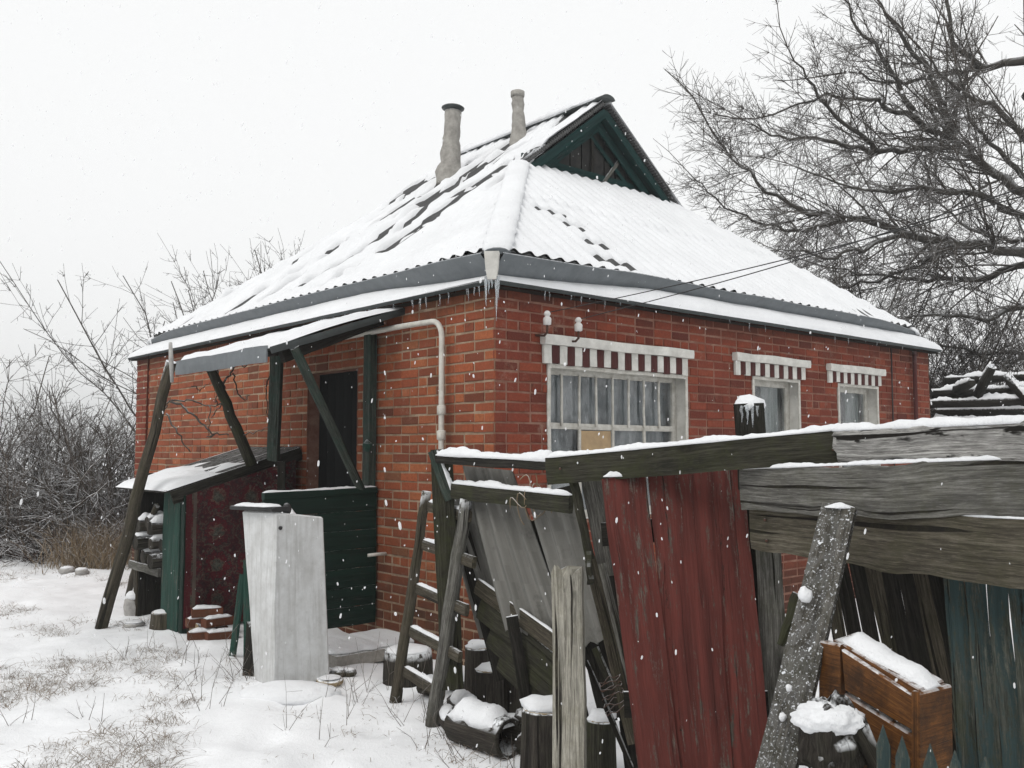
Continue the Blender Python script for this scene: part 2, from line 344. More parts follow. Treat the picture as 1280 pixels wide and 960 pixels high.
def glass():
    k = NT('window_glass'); t = k.t; tr = k.n('BsdfTransparent', {'Color': (.8, .84, .85)}); gl = k.n('BsdfGlossy', {'Color': (1, 1, 1), 'Roughness': .06})
    fr = k.n('Fresnel', {'IOR': 1.45}); f = k.math('ADD', k.math('MULTIPLY', fr.outputs[0], .9), k.math('MULTIPLY', k.mr(k.noise(k.co(), 5, 6, .7), .4, .75), .12))
    df = k.n('BsdfDiffuse', {'Color': (.45, .47, .48, 1)}); m0 = k.n('MixShader', {0: k.mr(k.noise(k.co('Object', (7, 7, 2.2)), 1, 7, .75), .42, .75, .02, .6), 1: tr.outputs[0], 2: df.outputs[0]})
    mx = k.n('MixShader', {0: f, 1: m0.outputs[0], 2: gl.outputs[0]})
    t.links.new(mx.outputs[0], t.nodes['Material Output'].inputs['Surface']); return k.m
M['glass'] = glass()
def carpet():
    k = NT('patterned_red_carpet', .98, .05); v = k.co('UV')
    x = k.n('SeparateXYZ', {'Vector': v}); per = .27
    vd = k.n('VectorMath', {0: v, 1: k.n('TexNoise', {'Vector': v, 'Scale': 14.0}).outputs['Color']}, operation='ADD')
    jig = k.n('Mapping', {'Vector': v, 'Scale': (1 / per, 1 / per, 1)}).outputs[0]
    vo = k.n('TexVoronoi', {'Vector': jig, 'Scale': 1.0, 'Randomness': .12}); d = vo.outputs['Distance']
    d2 = k.math('ADD', d, k.math('MULTIPLY', k.math('SUBTRACT', k.noise(v, 26, 4, .7), .42), .75))
    c = k.ramp(d2, [(.14, (.10, .11, .085)), (.2, (.03, .05, .045)), (.27, (.16, .10, .075)), (.32, (.075, .008, .014)), (.44, (.105, .012, .018)), (.5, (.02, .016, .02)), (.56, (.09, .075, .06)), (.62, (.07, .008, .013)), (.8, (.022, .016, .02))])
    v2 = k.n('TexVoronoi', {'Vector': v, 'Scale': 17.0, 'Randomness': .7}).outputs['Distance']
    c = k.mix(k.mr(v2, .16, .24, .8, 0), c, (.10, .095, .075)); c = k.mix(k.mr(k.noise(v, 34, 3), .52, .58, 0, .55), c, (.028, .010, .014))
    fx = k.math('ABSOLUTE', k.math('SUBTRACT', x.outputs['X'], .075)); c = k.mix(k.mr(fx, .012, .016, 1, 0), c, (.11, .10, .08))
    c = k.mix(k.mr(x.outputs['X'], .045, .05, 1, 0), c, (.07, .007, .012))
    c = k.mix(k.mr(k.noise(v, 60, 5, .8), .5, .62, 0, .6), c, (.075, .065, .05)); c = k.mix(k.mr(k.noise(v, 3, 4), .35, .7, .15, .7), c, (.022, .012, .013)); c = k.mix(1, c, (1.15, 1.08, 1.08), 'MULTIPLY')
    k.bump(k.noise(v, 220, 2), .5, .004); return k.done(c)
M['carpet'] = carpet()
# ------------------------------------------------------------------ world + sun
w = bpy.data.worlds.new('World'); sc.world = w; w.use_nodes = True; nt = w.node_tree
bg = nt.nodes['Background']; sky = nt.nodes.new('ShaderNodeTexSky'); sky.sky_type = 'NISHITA'; sky.sun_disc = False
SUN_EL, SUN_AZ = R(48), R(215)
sky.sun_elevation = SUN_EL; sky.sun_rotation = SUN_AZ; sky.dust_density = 4; sky.air_density = 1.5
hs = nt.nodes.new('ShaderNodeHueSaturation'); hs.inputs['Saturation'].default_value = .12
nt.links.new(sky.outputs[0], hs.inputs['Color'])
mx = nt.nodes.new('ShaderNodeMix'); mx.data_type = 'RGBA'; mx.inputs[0].default_value = .86
mx.inputs[7].default_value = (7.15, 7.2, 7.2, 1)
nt.links.new(hs.outputs[0], mx.inputs[6]); nt.links.new(mx.outputs[2], bg.inputs['Color']); bg.inputs['Strength'].default_value = .14
sd = bpy.data.lights.new('sun', 'SUN'); sd.energy = 1.0; sd.angle = R(30); sd.color = (1, .97, .93)
so = bpy.data.objects.new('sun', sd); COL.objects.link(so); so.location = (-5, -5, 20)
sdir = Vector((math.sin(SUN_AZ) * math.cos(SUN_EL), math.cos(SUN_AZ) * math.cos(SUN_EL), math.sin(SUN_EL)))
so.rotation_euler = sdir.to_track_quat('Z', 'Y').to_euler()
sc.view_settings.view_transform = 'Standard'; sc.view_settings.look = 'None'; sc.view_settings.gamma = 1; sc.view_settings.exposure = 0.10
# ------------------------------------------------------------------ ground
def axis(lo, hi, st, far):
    a = []; x = lo
    while x <= hi: a.append(x); x += st
    g = st; l = [lo]; h = [a[-1]]
    while h[-1] < far: g *= 1.25; h.append(h[-1] + g); l.insert(0, l[0] - g)
    return l[:-1] + a + h[1:]
gx = axis(-8.5, 5, .055, 500); gy = axis(2.6, 15, .055, 500)
mb = MB(); nx = len(gx)
for y in gy:
    for x in gx: mb.v.append((x, y, gz(x, y)))
for j in range(len(gy) - 1):
    for i in range(nx - 1): mb.face([j * nx + i, j * nx + i + 1, (j + 1) * nx + i + 1, (j + 1) * nx + i], None, 0, True)
mk('ground', mb, M['ground'], kind='structure')
# ------------------------------------------------------------------ house
house = thing('brick_house', 'small red brick cottage with a snowy hip roof and a green gable', 'house', C0)
def brick_wall(mb, O, U, N, L, z0, z1, holes, seed, ch=.0715, bl=.224, mi=0, mo=1, mortar=True):
    rg = random.Random(seed); rows = int((z1 - z0) / ch) + 1; jt = .0135
    for i in range(rows):
        za = z0 + i * ch + jt / 2; zb = z0 + (i + 1) * ch - jt / 2; zc = (za + zb) / 2
        if zc > z1: break
        x = -rg.choice([0, .5]) * 0 - (bl / 2 if i % 2 else 0); segs = []
        hdr = (i % 6 == 4)
        while x < L:
            l = (bl / 2 if hdr or rg.random() < .07 else bl) ; segs.append([x + jt / 2, x + l - jt / 2]); x += l
        out = []
        for a, b in segs:
            a += rg.uniform(-.003, .003); b += rg.uniform(-.003, .003); parts = [(max(0, a), min(L, b))]
            for (h0, h1, hz0, hz1) in holes:
                if hz0 < zc < hz1:
                    q = []
                    for (c, d) in parts:
                        if d <= h0 or c >= h1: q.append((c, d))
                        else:
                            if c < h0: q.append((c, h0))
                            if d > h1: q.append((h1, d))
                    parts = q
            out += [p for p in parts if p[1] - p[0] > .03]
        for a, b in out:
            e = rg.uniform(.0015, .0065); cz = [rg.uniform(-.0022, .0022) for _ in range(4)]; fr = rg.uniform(-.004, .003); tl = rg.uniform(-.003, .003); dz = rg.uniform(-.002, .002)
            def pt(x, z, o): return O + U * x + UP * (z + dz) + N * o
            bk = [pt(a, za, -.014), pt(b, za, -.014), pt(b, zb, -.014), pt(a, zb, -.014)]
            md = [pt(a, za, fr - e), pt(b, za, fr - e + tl), pt(b, zb, fr - e + tl), pt(a, zb, fr - e)]
            ft = [pt(a + e, za + e, fr), pt(b - e, za + e, fr + tl), pt(b - e, zb - e, fr + tl), pt(a + e, zb - e, fr)]
            ids = [[mb.vert(p + UP * cz[q_]) for q_, p in enumerate(r)] for r in (bk, md, ft)]
            for r in range(2):
                for k in range(4): mb.face([ids[r][k], ids[r][(k + 1) % 4], ids[r + 1][(k + 1) % 4], ids[r + 1][k]], None, mi)
            mb.face(ids[2], None, mi)
    if mortar:
        xs = sorted({0, L} | {h for q in holes for h in q[:2]}); zs = sorted({z0, z1} | {h for q in holes for h in q[2:]})
        for i in range(len(xs) - 1):
            for j in range(len(zs) - 1):
                cx = (xs[i] + xs[i + 1]) / 2; cz = (zs[j] + zs[j + 1]) / 2
                if any(h[0] < cx < h[1] and h[2] < cz < h[3] for h in holes): continue
                mb.poly([O + U * x + UP * z - N * .0065 for x, z in ((xs[i], zs[j]), (xs[i + 1], zs[j]), (xs[i + 1], zs[j + 1]), (xs[i], zs[j + 1]))], mo)
WTOP = ZE + .05; LW = LL - 2 * OV; RW = LR - 2 * OV
# openings
wins = []
for (x0, x1, yt, yref) in ((684, 858, 455, 684), (940, 999, 470, 940), (1047, 1097, 479, 1047)):
    a0, zt = WR(x0, yt); a1, _ = WR(x1, yt); wins.append((a0, a1, zt - 1.12, zt))
dz0 = WL(385, 468); dz1 = WL(447, 468); DOOR = (dz1[0], dz0[0], .1, max(dz0[1], 1.95))
mb = MB(); brick_wall(mb, C0, dL, -dR, LW, -.1, WTOP, [DOOR], 3); mk('wall', mb, [M['brickL'], M['mortarL']], house, label='orange brick front wall with the dark door')
mb = MB(); brick_wall(mb, C0, dR, -dL, RW, -.1, WTOP, wins, 8); mk('wall', mb, [M['brickR'], M['mortarR']], house, label='dark red side wall with three white windows')
mb = MB(); brick_wall(mb, wl(LW - .34, 0, .03), dL, -dR, .34, -.1, WTOP, [], 12)
for s0 in (LW - .34, LW): mb.poly([wl(s0, -.1, .02), wl(s0, WTOP, .02), wl(s0, WTOP, -.02), wl(s0, -.1, -.02)], 0)
mk('pilaster', mb, [M['brickR'], M['mortarL']], house, label='dark purplish brick pilaster at the far corner')
mb = MB()
for a, b in ((wl(LW, 0), wl(LW, 0) + dR * RW), (wr(RW, 0), wr(RW, 0) + dL * LW)):
    mb.poly([a - UP * .1, b - UP * .1, b + UP * WTOP, a + UP * WTOP], 0)
mk('back_wall', mb, [M['mortarR']], house)
def slab(mb, a, b, n, z0, z1, t, m=0):   # vertical thin box from a to b (xy), thickness t along n
    mb.board(Vector((a.x, a.y, (z0 + z1) / 2)), Vector((b.x, b.y, (z0 + z1) / 2)), abs(z1 - z0), t, n, seg=4, jit=.001, nw=2, m=m)
NR = -dL; NL = -dR
# windows on the right wall
for i, (a0, a1, z0, z1) in enumerate(wins):
    dep = .13
    rv = MB()
    q = [(a0, z0), (a1, z0), (a1, z1), (a0, z1)]
    for k in range(4):
        (xa, za), (xb, zb) = q[k], q[(k + 1) % 4]
        rv.poly([wr(xa, za, .004), wr(xb, zb, .004), wr(xb, zb, -dep - .06), wr(xa, za, -dep - .06)])
    # plaster margin round the opening
    fm = MB(i)
    for xa in (a0 + .012, a1 - .012):
        fm.board(wr(xa, z0, .004), wr(xa, z1, .004), .03, .018, NR, seg=6, nw=2)
    fm.board(wr(a0, z1 - .012, .004), wr(a1, z1 - .012, .004), .03, .016, NR, seg=6, nw=2)
    win = mk('window', fm, M['frame_white'], house, label=['wide barred window with a plywood patch', 'middle window with a pale curtain at its right', 'far window with a dark pane'][i])
    mk('reveal', rv, M['white_paint'], win)
    fr = MB(i + 5); fo = -dep
    fw = .055 if i == 0 else .07
    for xa in (a0 + fw / 2, a1 - fw / 2): fr.board(wr(xa, z0, fo), wr(xa, z1, fo), fw, .05, NR, seg=4, nw=2)
    for za in (z0 + fw / 2, z1 - fw / 2 - .004): fr.board(wr(a0 + fw, za, fo), wr(a1 - fw, za, fo), fw, .048, NR, seg=4, nw=2)
    zt = z1 - fw
    if i == 0:
        ztr = z1 - .44
        fr.board(wr(a0 + fw, ztr, fo), wr(a1 - fw, ztr, fo), .045, .046, NR, seg=4, nw=2)
    else:
        pass
    mk('sash', fr, M['frame_white'], win)
    if i == 0:
        br = MB(9); nb = 8
        for k in range(1, nb):
            x = a0 + fw + (a1 - a0 - 2 * fw) * k / nb
            br.board(wr(x, ztr, fo + .03), wr(x, zt, fo + .03), .02, .016, NR, seg=3, nw=2)
        for k in (2.0, 4.0, 6.0):
            x = a0 + fw + (a1 - a0 - 2 * fw) * k / nb
            br.board(wr(x, z0, fo + .03), wr(x, ztr - .02, fo + .03), .026, .02, NR, seg=3, nw=2)
        mk('glazing_bar', br, M['frame_white'], win)
        pw = MB(4); xa = a0 + fw + (a1 - a0 - 2 * fw) * 2.1 / nb; xb = a0 + fw + (a1 - a0 - 2 * fw) * 3.9 / nb
        slab(pw, wr(xa, 0, fo + .02), wr(xb, 0, fo + .02), NR, ztr - .36, ztr - .03, .012); mk('plywood_patch', pw, M['patch_wood'], win)
    gl = MB(); gl.poly([wr(a0 + .02, z0, fo), wr(a1 - .02, z0, fo), wr(a1 - .02, z1 - .02, fo), wr(a0 + .02, z1 - .02, fo)]); mk('pane', gl, M['glass'], win)
    cu = MB(); n = 60
    c0, c1 = ((a0, a1) if i == 0 else (a0 * .4 + a1 * .6, a1) if i == 1 else (a0 * .35 + a1 * .65, a1))
    prev = None
    for k in range(n + 1):
        u = k / n; x = c0 + (c1 - c0) * u; o = fo - .09 - .035 * math.sin(u * (30 if i == 0 else 16)) - .012 * nz(u * 9)
        hem = 0.0
        ids = [cu.vert(wr(x, z0 + hem, o)), cu.vert(wr(x, z1 - .02, o))]
        if prev: cu.face([prev[0], ids[0], ids[1], prev[1]], None, 0, True)
        prev = ids
    mk('curtain', cu, M['curtain' if i == 0 else 'curtain_dim'], win)
    bk = MB(); bk.poly([wr(a0 - .2, z0 - .2, -.9), wr(a1 + .2, z0 - .2, -.9), wr(a1 + .2, z1 + .2, -.9), wr(a0 - .2, z1 + .2, -.9)]); mk('dark_room_sheet', bk, M['dark'], win)  # flat dark sheet, its colour stands in for the unlit room
    # striped brick lintel
    hb = .042 if i == 0 else .038
    aL, zL = WR(*((682, 417), (922, 440), (1039, 454))[i], .06); aR, _ = WR(*((868, 434), (1014, 452), (1108, 465))[i], .06)
    zb2 = z1 + .004
    lt = MB(20 + i); lt.board(wr(aL, zL - .034, .03), wr(aR, zL - .034, .03), .07, .06, NR, seg=10, nw=2, jit=.006)
    lint = mk('lintel', lt, M['white_paint'], house)
    sb = MB(30 + i); nst = (21, 15, 15)[i]; x0s = aL + .02; x1s = aR - .04; zt2 = zL - .071
    for k in range(nst):
        u0 = x0s + (x1s - x0s) * k / nst; u1 = x0s + (x1s - x0s) * (k + 1) / nst
        sb.board(wr((u0 + u1) / 2, zb2 + sb.rng.uniform(-.008, .006), .012), wr((u0 + u1) / 2, zt2, .012), u1 - u0 - .004, .03, NR, seg=2, nw=2, jit=.002, m=k % 2)
    mk('brick_stripe', sb, [M['white_paint'], M['stripe_red']], lint)
# door
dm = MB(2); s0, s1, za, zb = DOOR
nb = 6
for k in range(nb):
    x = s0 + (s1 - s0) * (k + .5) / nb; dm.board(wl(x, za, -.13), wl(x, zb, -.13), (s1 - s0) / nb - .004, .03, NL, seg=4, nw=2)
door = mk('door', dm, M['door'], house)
rv = MB(); q = [(s0, za), (s1, za), (s1, zb), (s0, zb)]
for k in range(4):
    (xa, z_a), (xb, z_b) = q[k], q[(k + 1) % 4]; rv.poly([wl(xa, z_a, .002), wl(xb, z_b, .002), wl(xb, z_b, -.2), wl(xa, z_a, -.2)])
mk('reveal', rv, M['mortarR'], door)
hd = MB(3); hd.lathe(wl(s0 + .1, 1.05, -.115), NL, [(.012, 0), (.012, .03), (.022, .035), (.022, .05)], 10); mk('handle', hd, M['rust'], door)
# roof ---------------------------------------------------------------
CT = 1 / math.sqrt(1 + TAU * TAU)
def fL(b, e, o): return E0 + dR * b + dL * e + UP * (ZE + TAU * b) + (UP - dR * TAU) * (o * CT)
def fR(b, e, o): return E0 + dL * b + dR * e + UP * (ZE + TAU * b) + (UP - dL * TAU) * (o * CT)
def fLb(b, e, o): return E0 + dR * (LR - b) + dL * e + UP * (ZE + TAU * b) + (UP + dR * TAU) * (o * CT)
def fRb(b, e, o): return E0 + dL * (LL - b) + dR * e + UP * (ZE + TAU * b) + (UP + dL * TAU) * (o * CT)
REC = .15; RK = .06
def limL(b): return (b, LL - b) if b < TT else (TT - RK, LL - TT)
def limR(b): return (b, LR - b)
def limB(b): return (b, LR - b)
PER = .155; AMP = .021; B0 = .24
def saw(b): k = (b - B0) / 1.05; return .022 * (1 - (k - math.floor(k)))
def sheet_o(b, e): return .062 + AMP * math.sin(2 * math.pi * e / PER) + saw(b)
def facegrid(mb, fn, lim, b0, b1, db, de, off, flip=False, m=0, bs=None):
    bl = bs or [b0 + (b1 - b0) * i / max(1, round((b1 - b0) / db)) for i in range(round((b1 - b0) / db) + 1)]
    lo = min(lim(b)[0] for b in bl); hi = max(lim(b)[1] for b in bl); ne = int((hi - lo) / de) + 1
    prev = None
    for b in bl:
        l, h = lim(b); row = []
        for j in range(ne + 1):
            eu = lo + (hi - lo) * j / ne; e = min(h, max(l, eu)); row.append((mb.vert(fn(b, e, off(b, e))), eu, l, h, b, e))
        if prev:
            for j in range(ne):
                a, c, d, f = prev[j], prev[j + 1], row[j + 1], row[j]
                if (a[5] == c[5]) and (d[5] == f[5]): continue
                ids = [a[0], c[0], d[0], f[0]]; uv = [(q[4], q[5]) for q in (a, c, d, f)]
                if flip: ids.reverse(); uv.reverse()
                mb.face(ids, uv, m, True)
        prev = row
roof = MB(1)
for fn, lim, b1, fl in ((fL, limL, LR / 2, True), (fR, limR, TT + REC, False), (fLb, limL, LR / 2, False), (fRb, limB, TT, True)):
    facegrid(roof, fn, lim, B0, b1, .033, .0194 if fn in (fL, fR) else .039, sheet_o, fl)
    # sheet edge lip
    l, h = lim(B0); n = int((h - l) / .0194); prev = None
    for j in range(n + 1):
        e = l + (h - l) * j / n; o = sheet_o(B0, e); e3 = min(lim(B0 + .3)[1] - .02, max(lim(B0 + .3)[0] + .02, e)); ids = [roof.vert(fn(B0, e, o)), roof.vert(fn(B0, e, o - .008)), roof.vert(fn(B0 + .3, e3, .062 - AMP - .03))]
        if prev:
            roof.face([prev[0], ids[0], ids[1], prev[1]], None, 0, True); roof.face([prev[1], ids[1], ids[2], prev[2]], None, 0, True)
        prev = ids
# rake edges at the gable (thick scalloped teeth)
for fn in (fL, fLb):
    nb = 90; prev = None
    for j in range(nb + 1):
        b = TT - .1 + (LR / 2 - TT + .1) * j / nb; wv = .012 * (1 if (j // 1) % 2 else -1)
        ids = [roof.vert(fn(b, TT - RK, .075 + wv)), roof.vert(fn(b, TT - RK - .012, .045 + wv)), roof.vert(fn(b, TT + REC, .03))]
        if prev: roof.face([prev[0], ids[0], ids[1], prev[1]]); roof.face([prev[1], ids[1], ids[2], prev[2]])
        prev = ids
roof_o = mk('roof', roof, M['slate'], house)
# snow on the roof faces
def line(e, b, e0, wob, wd):
    x = e - (e0 + wob * nz(b * 2.3, e0 * 5)); return math.exp(-(x / wd) ** 2)
seams = []
_n = (UP - dR * TAU).normalized()
for px_, wd in (([(405, 357), (456, 327), (490, 305), (560, 258), (617, 217)], .05), ([(374, 359), (416, 334), (456, 311), (520, 262), (575, 225)], .045), ([(290, 389), (337, 358), (380, 330)], .04), ([(505, 285), (545, 250), (600, 205), (668, 161)], .045),
                ([(440, 297), (400, 322), (362, 347)], .035), ([(560, 240), (610, 206), (640, 184)], .04), ([(232, 405), (262, 384), (300, 360)], .03), ([(335, 372), (380, 342), (430, 305)], .028), ([(450, 340), (505, 300), (560, 262)], .025)):
    q = sorted((p.dot(dR), p.dot(dL)) for p in (onp(x, y, fL(0, 0, .09), _n) - E0 for x, y in px_)); seams.append((q, wd))
def seam_e(q, b):
    for (b0, e0), (b1, e1) in zip(q, q[1:]):
        if b0 <= b <= b1: return e0 + (e1 - e0) * (b - b0) / max(1e-6, b1 - b0)
    return None
def snowL(b, e):
    h = .034 + .014 * nz(b * 1.5, e * 1.5, 4) + .010 * nz(b * 7, e * 7, 2)
    g = 0; lump = 0
    for k, (q, wd) in enumerate(seams):
        e0 = seam_e(q, b)
        if e0 is None: continue
        e0 += .04 * nz(b * 3.3, k * 3.1); on = sst(-.2, .1, nz(b * 2.6 + k * 9, k) + (.5, .42, .22, .38, .2, .35, .2, .1, .0)[k]); w2 = wd * 1.35 * (1.15 + 1.2 * nz(b * 4.3, k * 4))
        g = max(g, on * math.exp(-((e - e0) / max(.012, w2)) ** 2)); lump = max(lump, math.exp(-((e - e0 - .13) / .075) ** 2) * max(0, .55 + 1.2 * nz(b * 6, k)))
    q = sst(.12, .3, nz(b * 1.7, e * 4.4, 8)) * sst(1.0, 1.9, b) * sst(1.6, 2.4, e); g = max(g, q * .8)
    fade = sst(B0 - .06, B0 + .03, b)
    return .062 + .72 * AMP * math.sin(2 * math.pi * e / PER) + saw(b) * .8 + h * fade + .04 * lump * fade - .13 * g + (1 - fade) * .004
gaps = []
for (x0, y0, x1, y1) in ((664, 258, 702, 268), (689, 274, 725, 286), (726, 300, 758, 310), (736, 320, 786, 334), (760, 327, 790, 336)):
    q = []
    for x, y in ((x0, y0), (x1, y1)):
        p = onp(x, y, fR(0, 0, .07), (UP - dL * TAU).normalized()) - E0; q.append((p.dot(dL), p.dot(dR)))
    gaps.append(q)
def snowR(b, e):
    h = .032 + .012 * nz(b * 1.5, e * 1.5, 14) + .007 * nz(b * 7, e * 7, 12)
    g = 0
    for (p0, p1) in gaps:
        u = (e - p0[1]) / (p1[1] - p0[1])
        if -.2 < u < 1.2:
            bm = p0[0] + (p1[0] - p0[0]) * u; g = max(g, math.exp(-((b - bm) / .032) ** 2) * sst(-.15, .2, u) * sst(1.15, .8, u))
    fade = sst(B0 - .06, B0 + .03, b)
    lim_h = sst(0, .3, LR - b - e)
    if e > 4.9: h -= .016 * sst(4.9, 5.4, e) * sst(.9, .4, b)
    return .062 + .74 * AMP * math.sin(2 * math.pi * e / PER) + saw(b) * .8 + h * fade - .10 * g + (1 - fade) * .004
for fn, lim, b1, sf, fl in ((fL, limL, LR / 2, snowL, True), (fR, limR, TT + REC - .05, snowR, False)):
    sm = MB(); facegrid(sm, fn, lim, B0 + .012, b1, .03, .026, sf, fl); mk('snow_layer', sm, M['snow'], roof_o)
sm = MB()
for fn, lim, b1, fl in ((fLb, limL, LR / 2, False), (fRb, limB, TT, True)): facegrid(sm, fn, lim, B0, b1, .1, .1, lambda b, e: .11, fl)
mk('snow_layer', sm, M['snow'], roof_o)
# ridge tile, hip cap
def cap(mb, p0, p1, w, h, seg=14, n=7):
    d = (p1 - p0).normalized(); sdv = d.cross(UP).normalized(); u = sdv.cross(d); rings = []
    for i in range(seg + 1):
        c = p0.lerp(p1, i / seg); rings.append([c + sdv * (math.cos(math.pi * j / n) * w / 2) + u * (math.sin(math.pi * j / n) * h) for j in range(n + 1)])
    mb.rings(rings, [i * .2 for i in range(seg + 1)], [j * .05 for j in range(n + 2)], True, 0, True)
hipA = E0 + (dR + dL) * (B0 - .02) + UP * (ZE + TAU * (B0 - .02) + .07); hipB = E0 + (dR + dL) * TT + UP * (ZE + TAU * TT + .07)
for a_, b_ in ((E0 + dR * (LR - B0) + dL * B0 + UP * (ZE + TAU * B0 + .03), E0 + dR * (LR - TT - REC) + dL * (TT + REC) + UP * (ZE + TAU * (TT + REC) + .05)), (E0 + dL * (LL - B0) + dR * B0 + UP * (ZE + TAU * B0 + .03), E0 + dL * (LL - TT) + dR * TT + UP * (ZE + TAU * TT + .05))):
    mb = MB(); cap(mb, a_, b_, .15, .03); h_ = mk('hip_cap', mb, M['zinc'], roof_o); mb = MB(); mb.strip(a_ - (b_ - a_).normalized() * .08, b_, .24, .055, 50, 0, 2, .4); mk('snow_layer', mb, M['snow'], h_)
mb = MB(); cap(mb, hipA, hipB, .2, .04)
hc = mk('hip_cap', mb, M['zinc'], roof_o)
mb = MB(); mb.strip(hipA + UP * .02, hipB + UP * .02, .235, .05, 50, 0, 3, .35); mk('snow_layer', mb, M['snow'], hc)
mb = MB(); rA = E0 + dR * LR / 2 + dL * (TT - RK - .04) + UP * (ZE + TAU * LR / 2 + .09); rB = E0 + dR * LR / 2 + dL * (LL - TT) + UP * (ZE + TAU * LR / 2 + .07)
cap(mb, rA, rB, .2, .05, 18); rc = mk('ridge_cap', mb, M['zinc_dark'], roof_o)
mb = MB(); mb.strip(rA + dL * .12 + UP * .012, rB + UP * .01, .27, .075, 60, 0, 5, .5); mk('snow_layer', mb, M['snow'], rc)
# gable
GB = TT + REC; apex = E0 + dR * LR / 2 + dL * GB + UP * (ZE + TAU * LR / 2)
gl_ = E0 + dR * GB + dL * GB + UP * (ZE + TAU * GB - .05); gr_ = E0 + dR * (LR - GB) + dL * GB + UP * (ZE + TAU * GB - .05)
mb = MB(); n = 12
for k in range(n):     # dark boards of the recessed triangle
    u0 = k / n; u1 = (k + 1) / n; um = (u0 + u1) / 2
    a, b = gl_.lerp(gr_, u0 + .004), gl_.lerp(gr_, u1 - .004); hh = lambda u: (apex.z - gl_.z) * (1 - abs(2 * u - 1))
    for off in (0,):
        mb.poly([a, b, b + UP * hh(u1 - .004), a + UP * hh(u0 + .004)])
gable = mk('gable', mb, M['dark'], house)
mb = MB(5); o = -dL * .02
mb.board(gl_ + UP * .15 + o, gr_ + UP * .15 + o, .09, .03, NR, seg=8, nw=2)
mk('base_board', mb, M['teal_paint'], gable)
mb = MB(6); c = gl_.lerp(gr_, .5) + o
gh = apex.z - gl_.z; mb.board(c + UP * .1 + dR * .62, c + UP * (gh * .72) - dR * .1, .05, .03, NR)
mk('brace', mb, M['teal_paint'], gable)
for q_, (p_, q2) in enumerate(((c + UP * .1 + dR * .12 - dL * .01, c + UP * .42 + dR * .40 - dL * .01), (c + UP * .1 - dR * .03, c + UP * (gh * .7) - dR * .03))):
    mb = MB(16 + q_); mb.board(p_, q2, .04, .025, NR); mk('brace', mb, M['grey_wood' if q_ == 0 else 'dark_wood'], gable)
for sgn, nm in ((-1, 'l'), (1, 'r')):
    foot = E0 + dR * (LR / 2 + sgn * (LR / 2 - TT + .02)) + dL * (TT - RK + .03) + UP * (ZE + TAU * (TT - .02))
    top = E0 + dR * (LR / 2 + sgn * .0) + dL * (TT - RK + .03) + UP * (ZE + TAU * LR / 2)
    dn = (top - foot).normalized(); pe = dn.cross(dL); pe = pe if pe.z < 0 else -pe
    mb = MB(7 + sgn); mb.board(foot + pe * .04, top + pe * .04 - dn * .02, .09, .03, NR, seg=10, nw=2); mk('bargeboard', mb, M['teal_paint'], gable)
    mb = MB(9 + sgn); off = dL * (REC - .045) + pe * .13
    mb.board(foot + off, top + off - dn * .03, .10, .03, NR, seg=8, nw=2); mk('inner_board', mb, M['teal_paint'], gable)
    mb = MB(11 + sgn)
    for k in range(3):
        of2 = dL * (.05 + k * .05) + pe * .03; mb.board(foot + of2, top + of2 - dn * .04, .095, .015, pe, seg=6, nw=2)
    mk('soffit', mb, M['teal_paint'], gable)
# apron, gutter strip
def apron_o(b, e): return .0
mb = MB()
for fn, lim, fl in ((fL, limL, True), (fR, limR, False), (fLb, limL, False), (fRb, limB, True)):
    facegrid(mb, fn, lim, 0, .42, .1, .3, lambda b, e: .004 * nz(e * 2, b), fl); facegrid(mb, fn, lim, 0, .3, .1, .3, lambda b, e: -.012, not fl)
    l, h = lim(0); mb.board(fn(0, l + .01, -.01), fn(0, h - .01, -.01), .035, .012, fn(0, l, 0) - fn(.2, l, 0), seg=30, jit=.004, nw=2)
ap = mk('eaves_apron', mb, M['zinc_dark'], roof_o)
def gb(e, L): return .05 + .17 * sst(0, 2.2, e)
for fn, lim, fl, L, sd_ in ((fL, limL, True, LL, 1), (fR, limR, False, LR, 2)):
    def so_(b, e, L=L, sd_=sd_): return (.030 + .012 * nz(e * 2.5, b * 4, sd_) + .006 * nz(e * 9, b * 9, sd_)) * sst(-.02, .035, b) * sst(-.002, .12, gb(e, L) - b + .05) + .002
    sm = MB(); facegrid(sm, fn, lim, -.006, .30, .018, .045, so_, fl); mk('snow_layer', sm, M['snow'], ap)
    gs = MB(); n = 110; prev = None
    for j in range(n + 1):
        e = .02 + (L - .1) * j / n; b = gb(e, L); hgt = (.125 + .006 * nz(e * 1.3, 5) ) * (1 - .55 * sst(L - 1.2, L, e)) + .055 * (1 - sst(.1, 2.4, e)); wob = .012 * nz(e * .9, sd_)
        e = max(e, lim(b)[0] - .02); e = min(e, lim(b)[1] + .05)
        fr_ = [fn(b, e, -.01), fn(b - .02, e, hgt + wob), fn(b - .008, e, hgt + wob + .004), fn(b + .012, e, -.01)]
        ids = [gs.vert(p) for p in fr_]
        if prev:
            for k in range(3): gs.face([prev[k], ids[k], ids[k + 1], prev[k + 1]], None, 0, True)
        prev = ids
    mk('gutter_strip', gs, M['zinc'], roof_o)
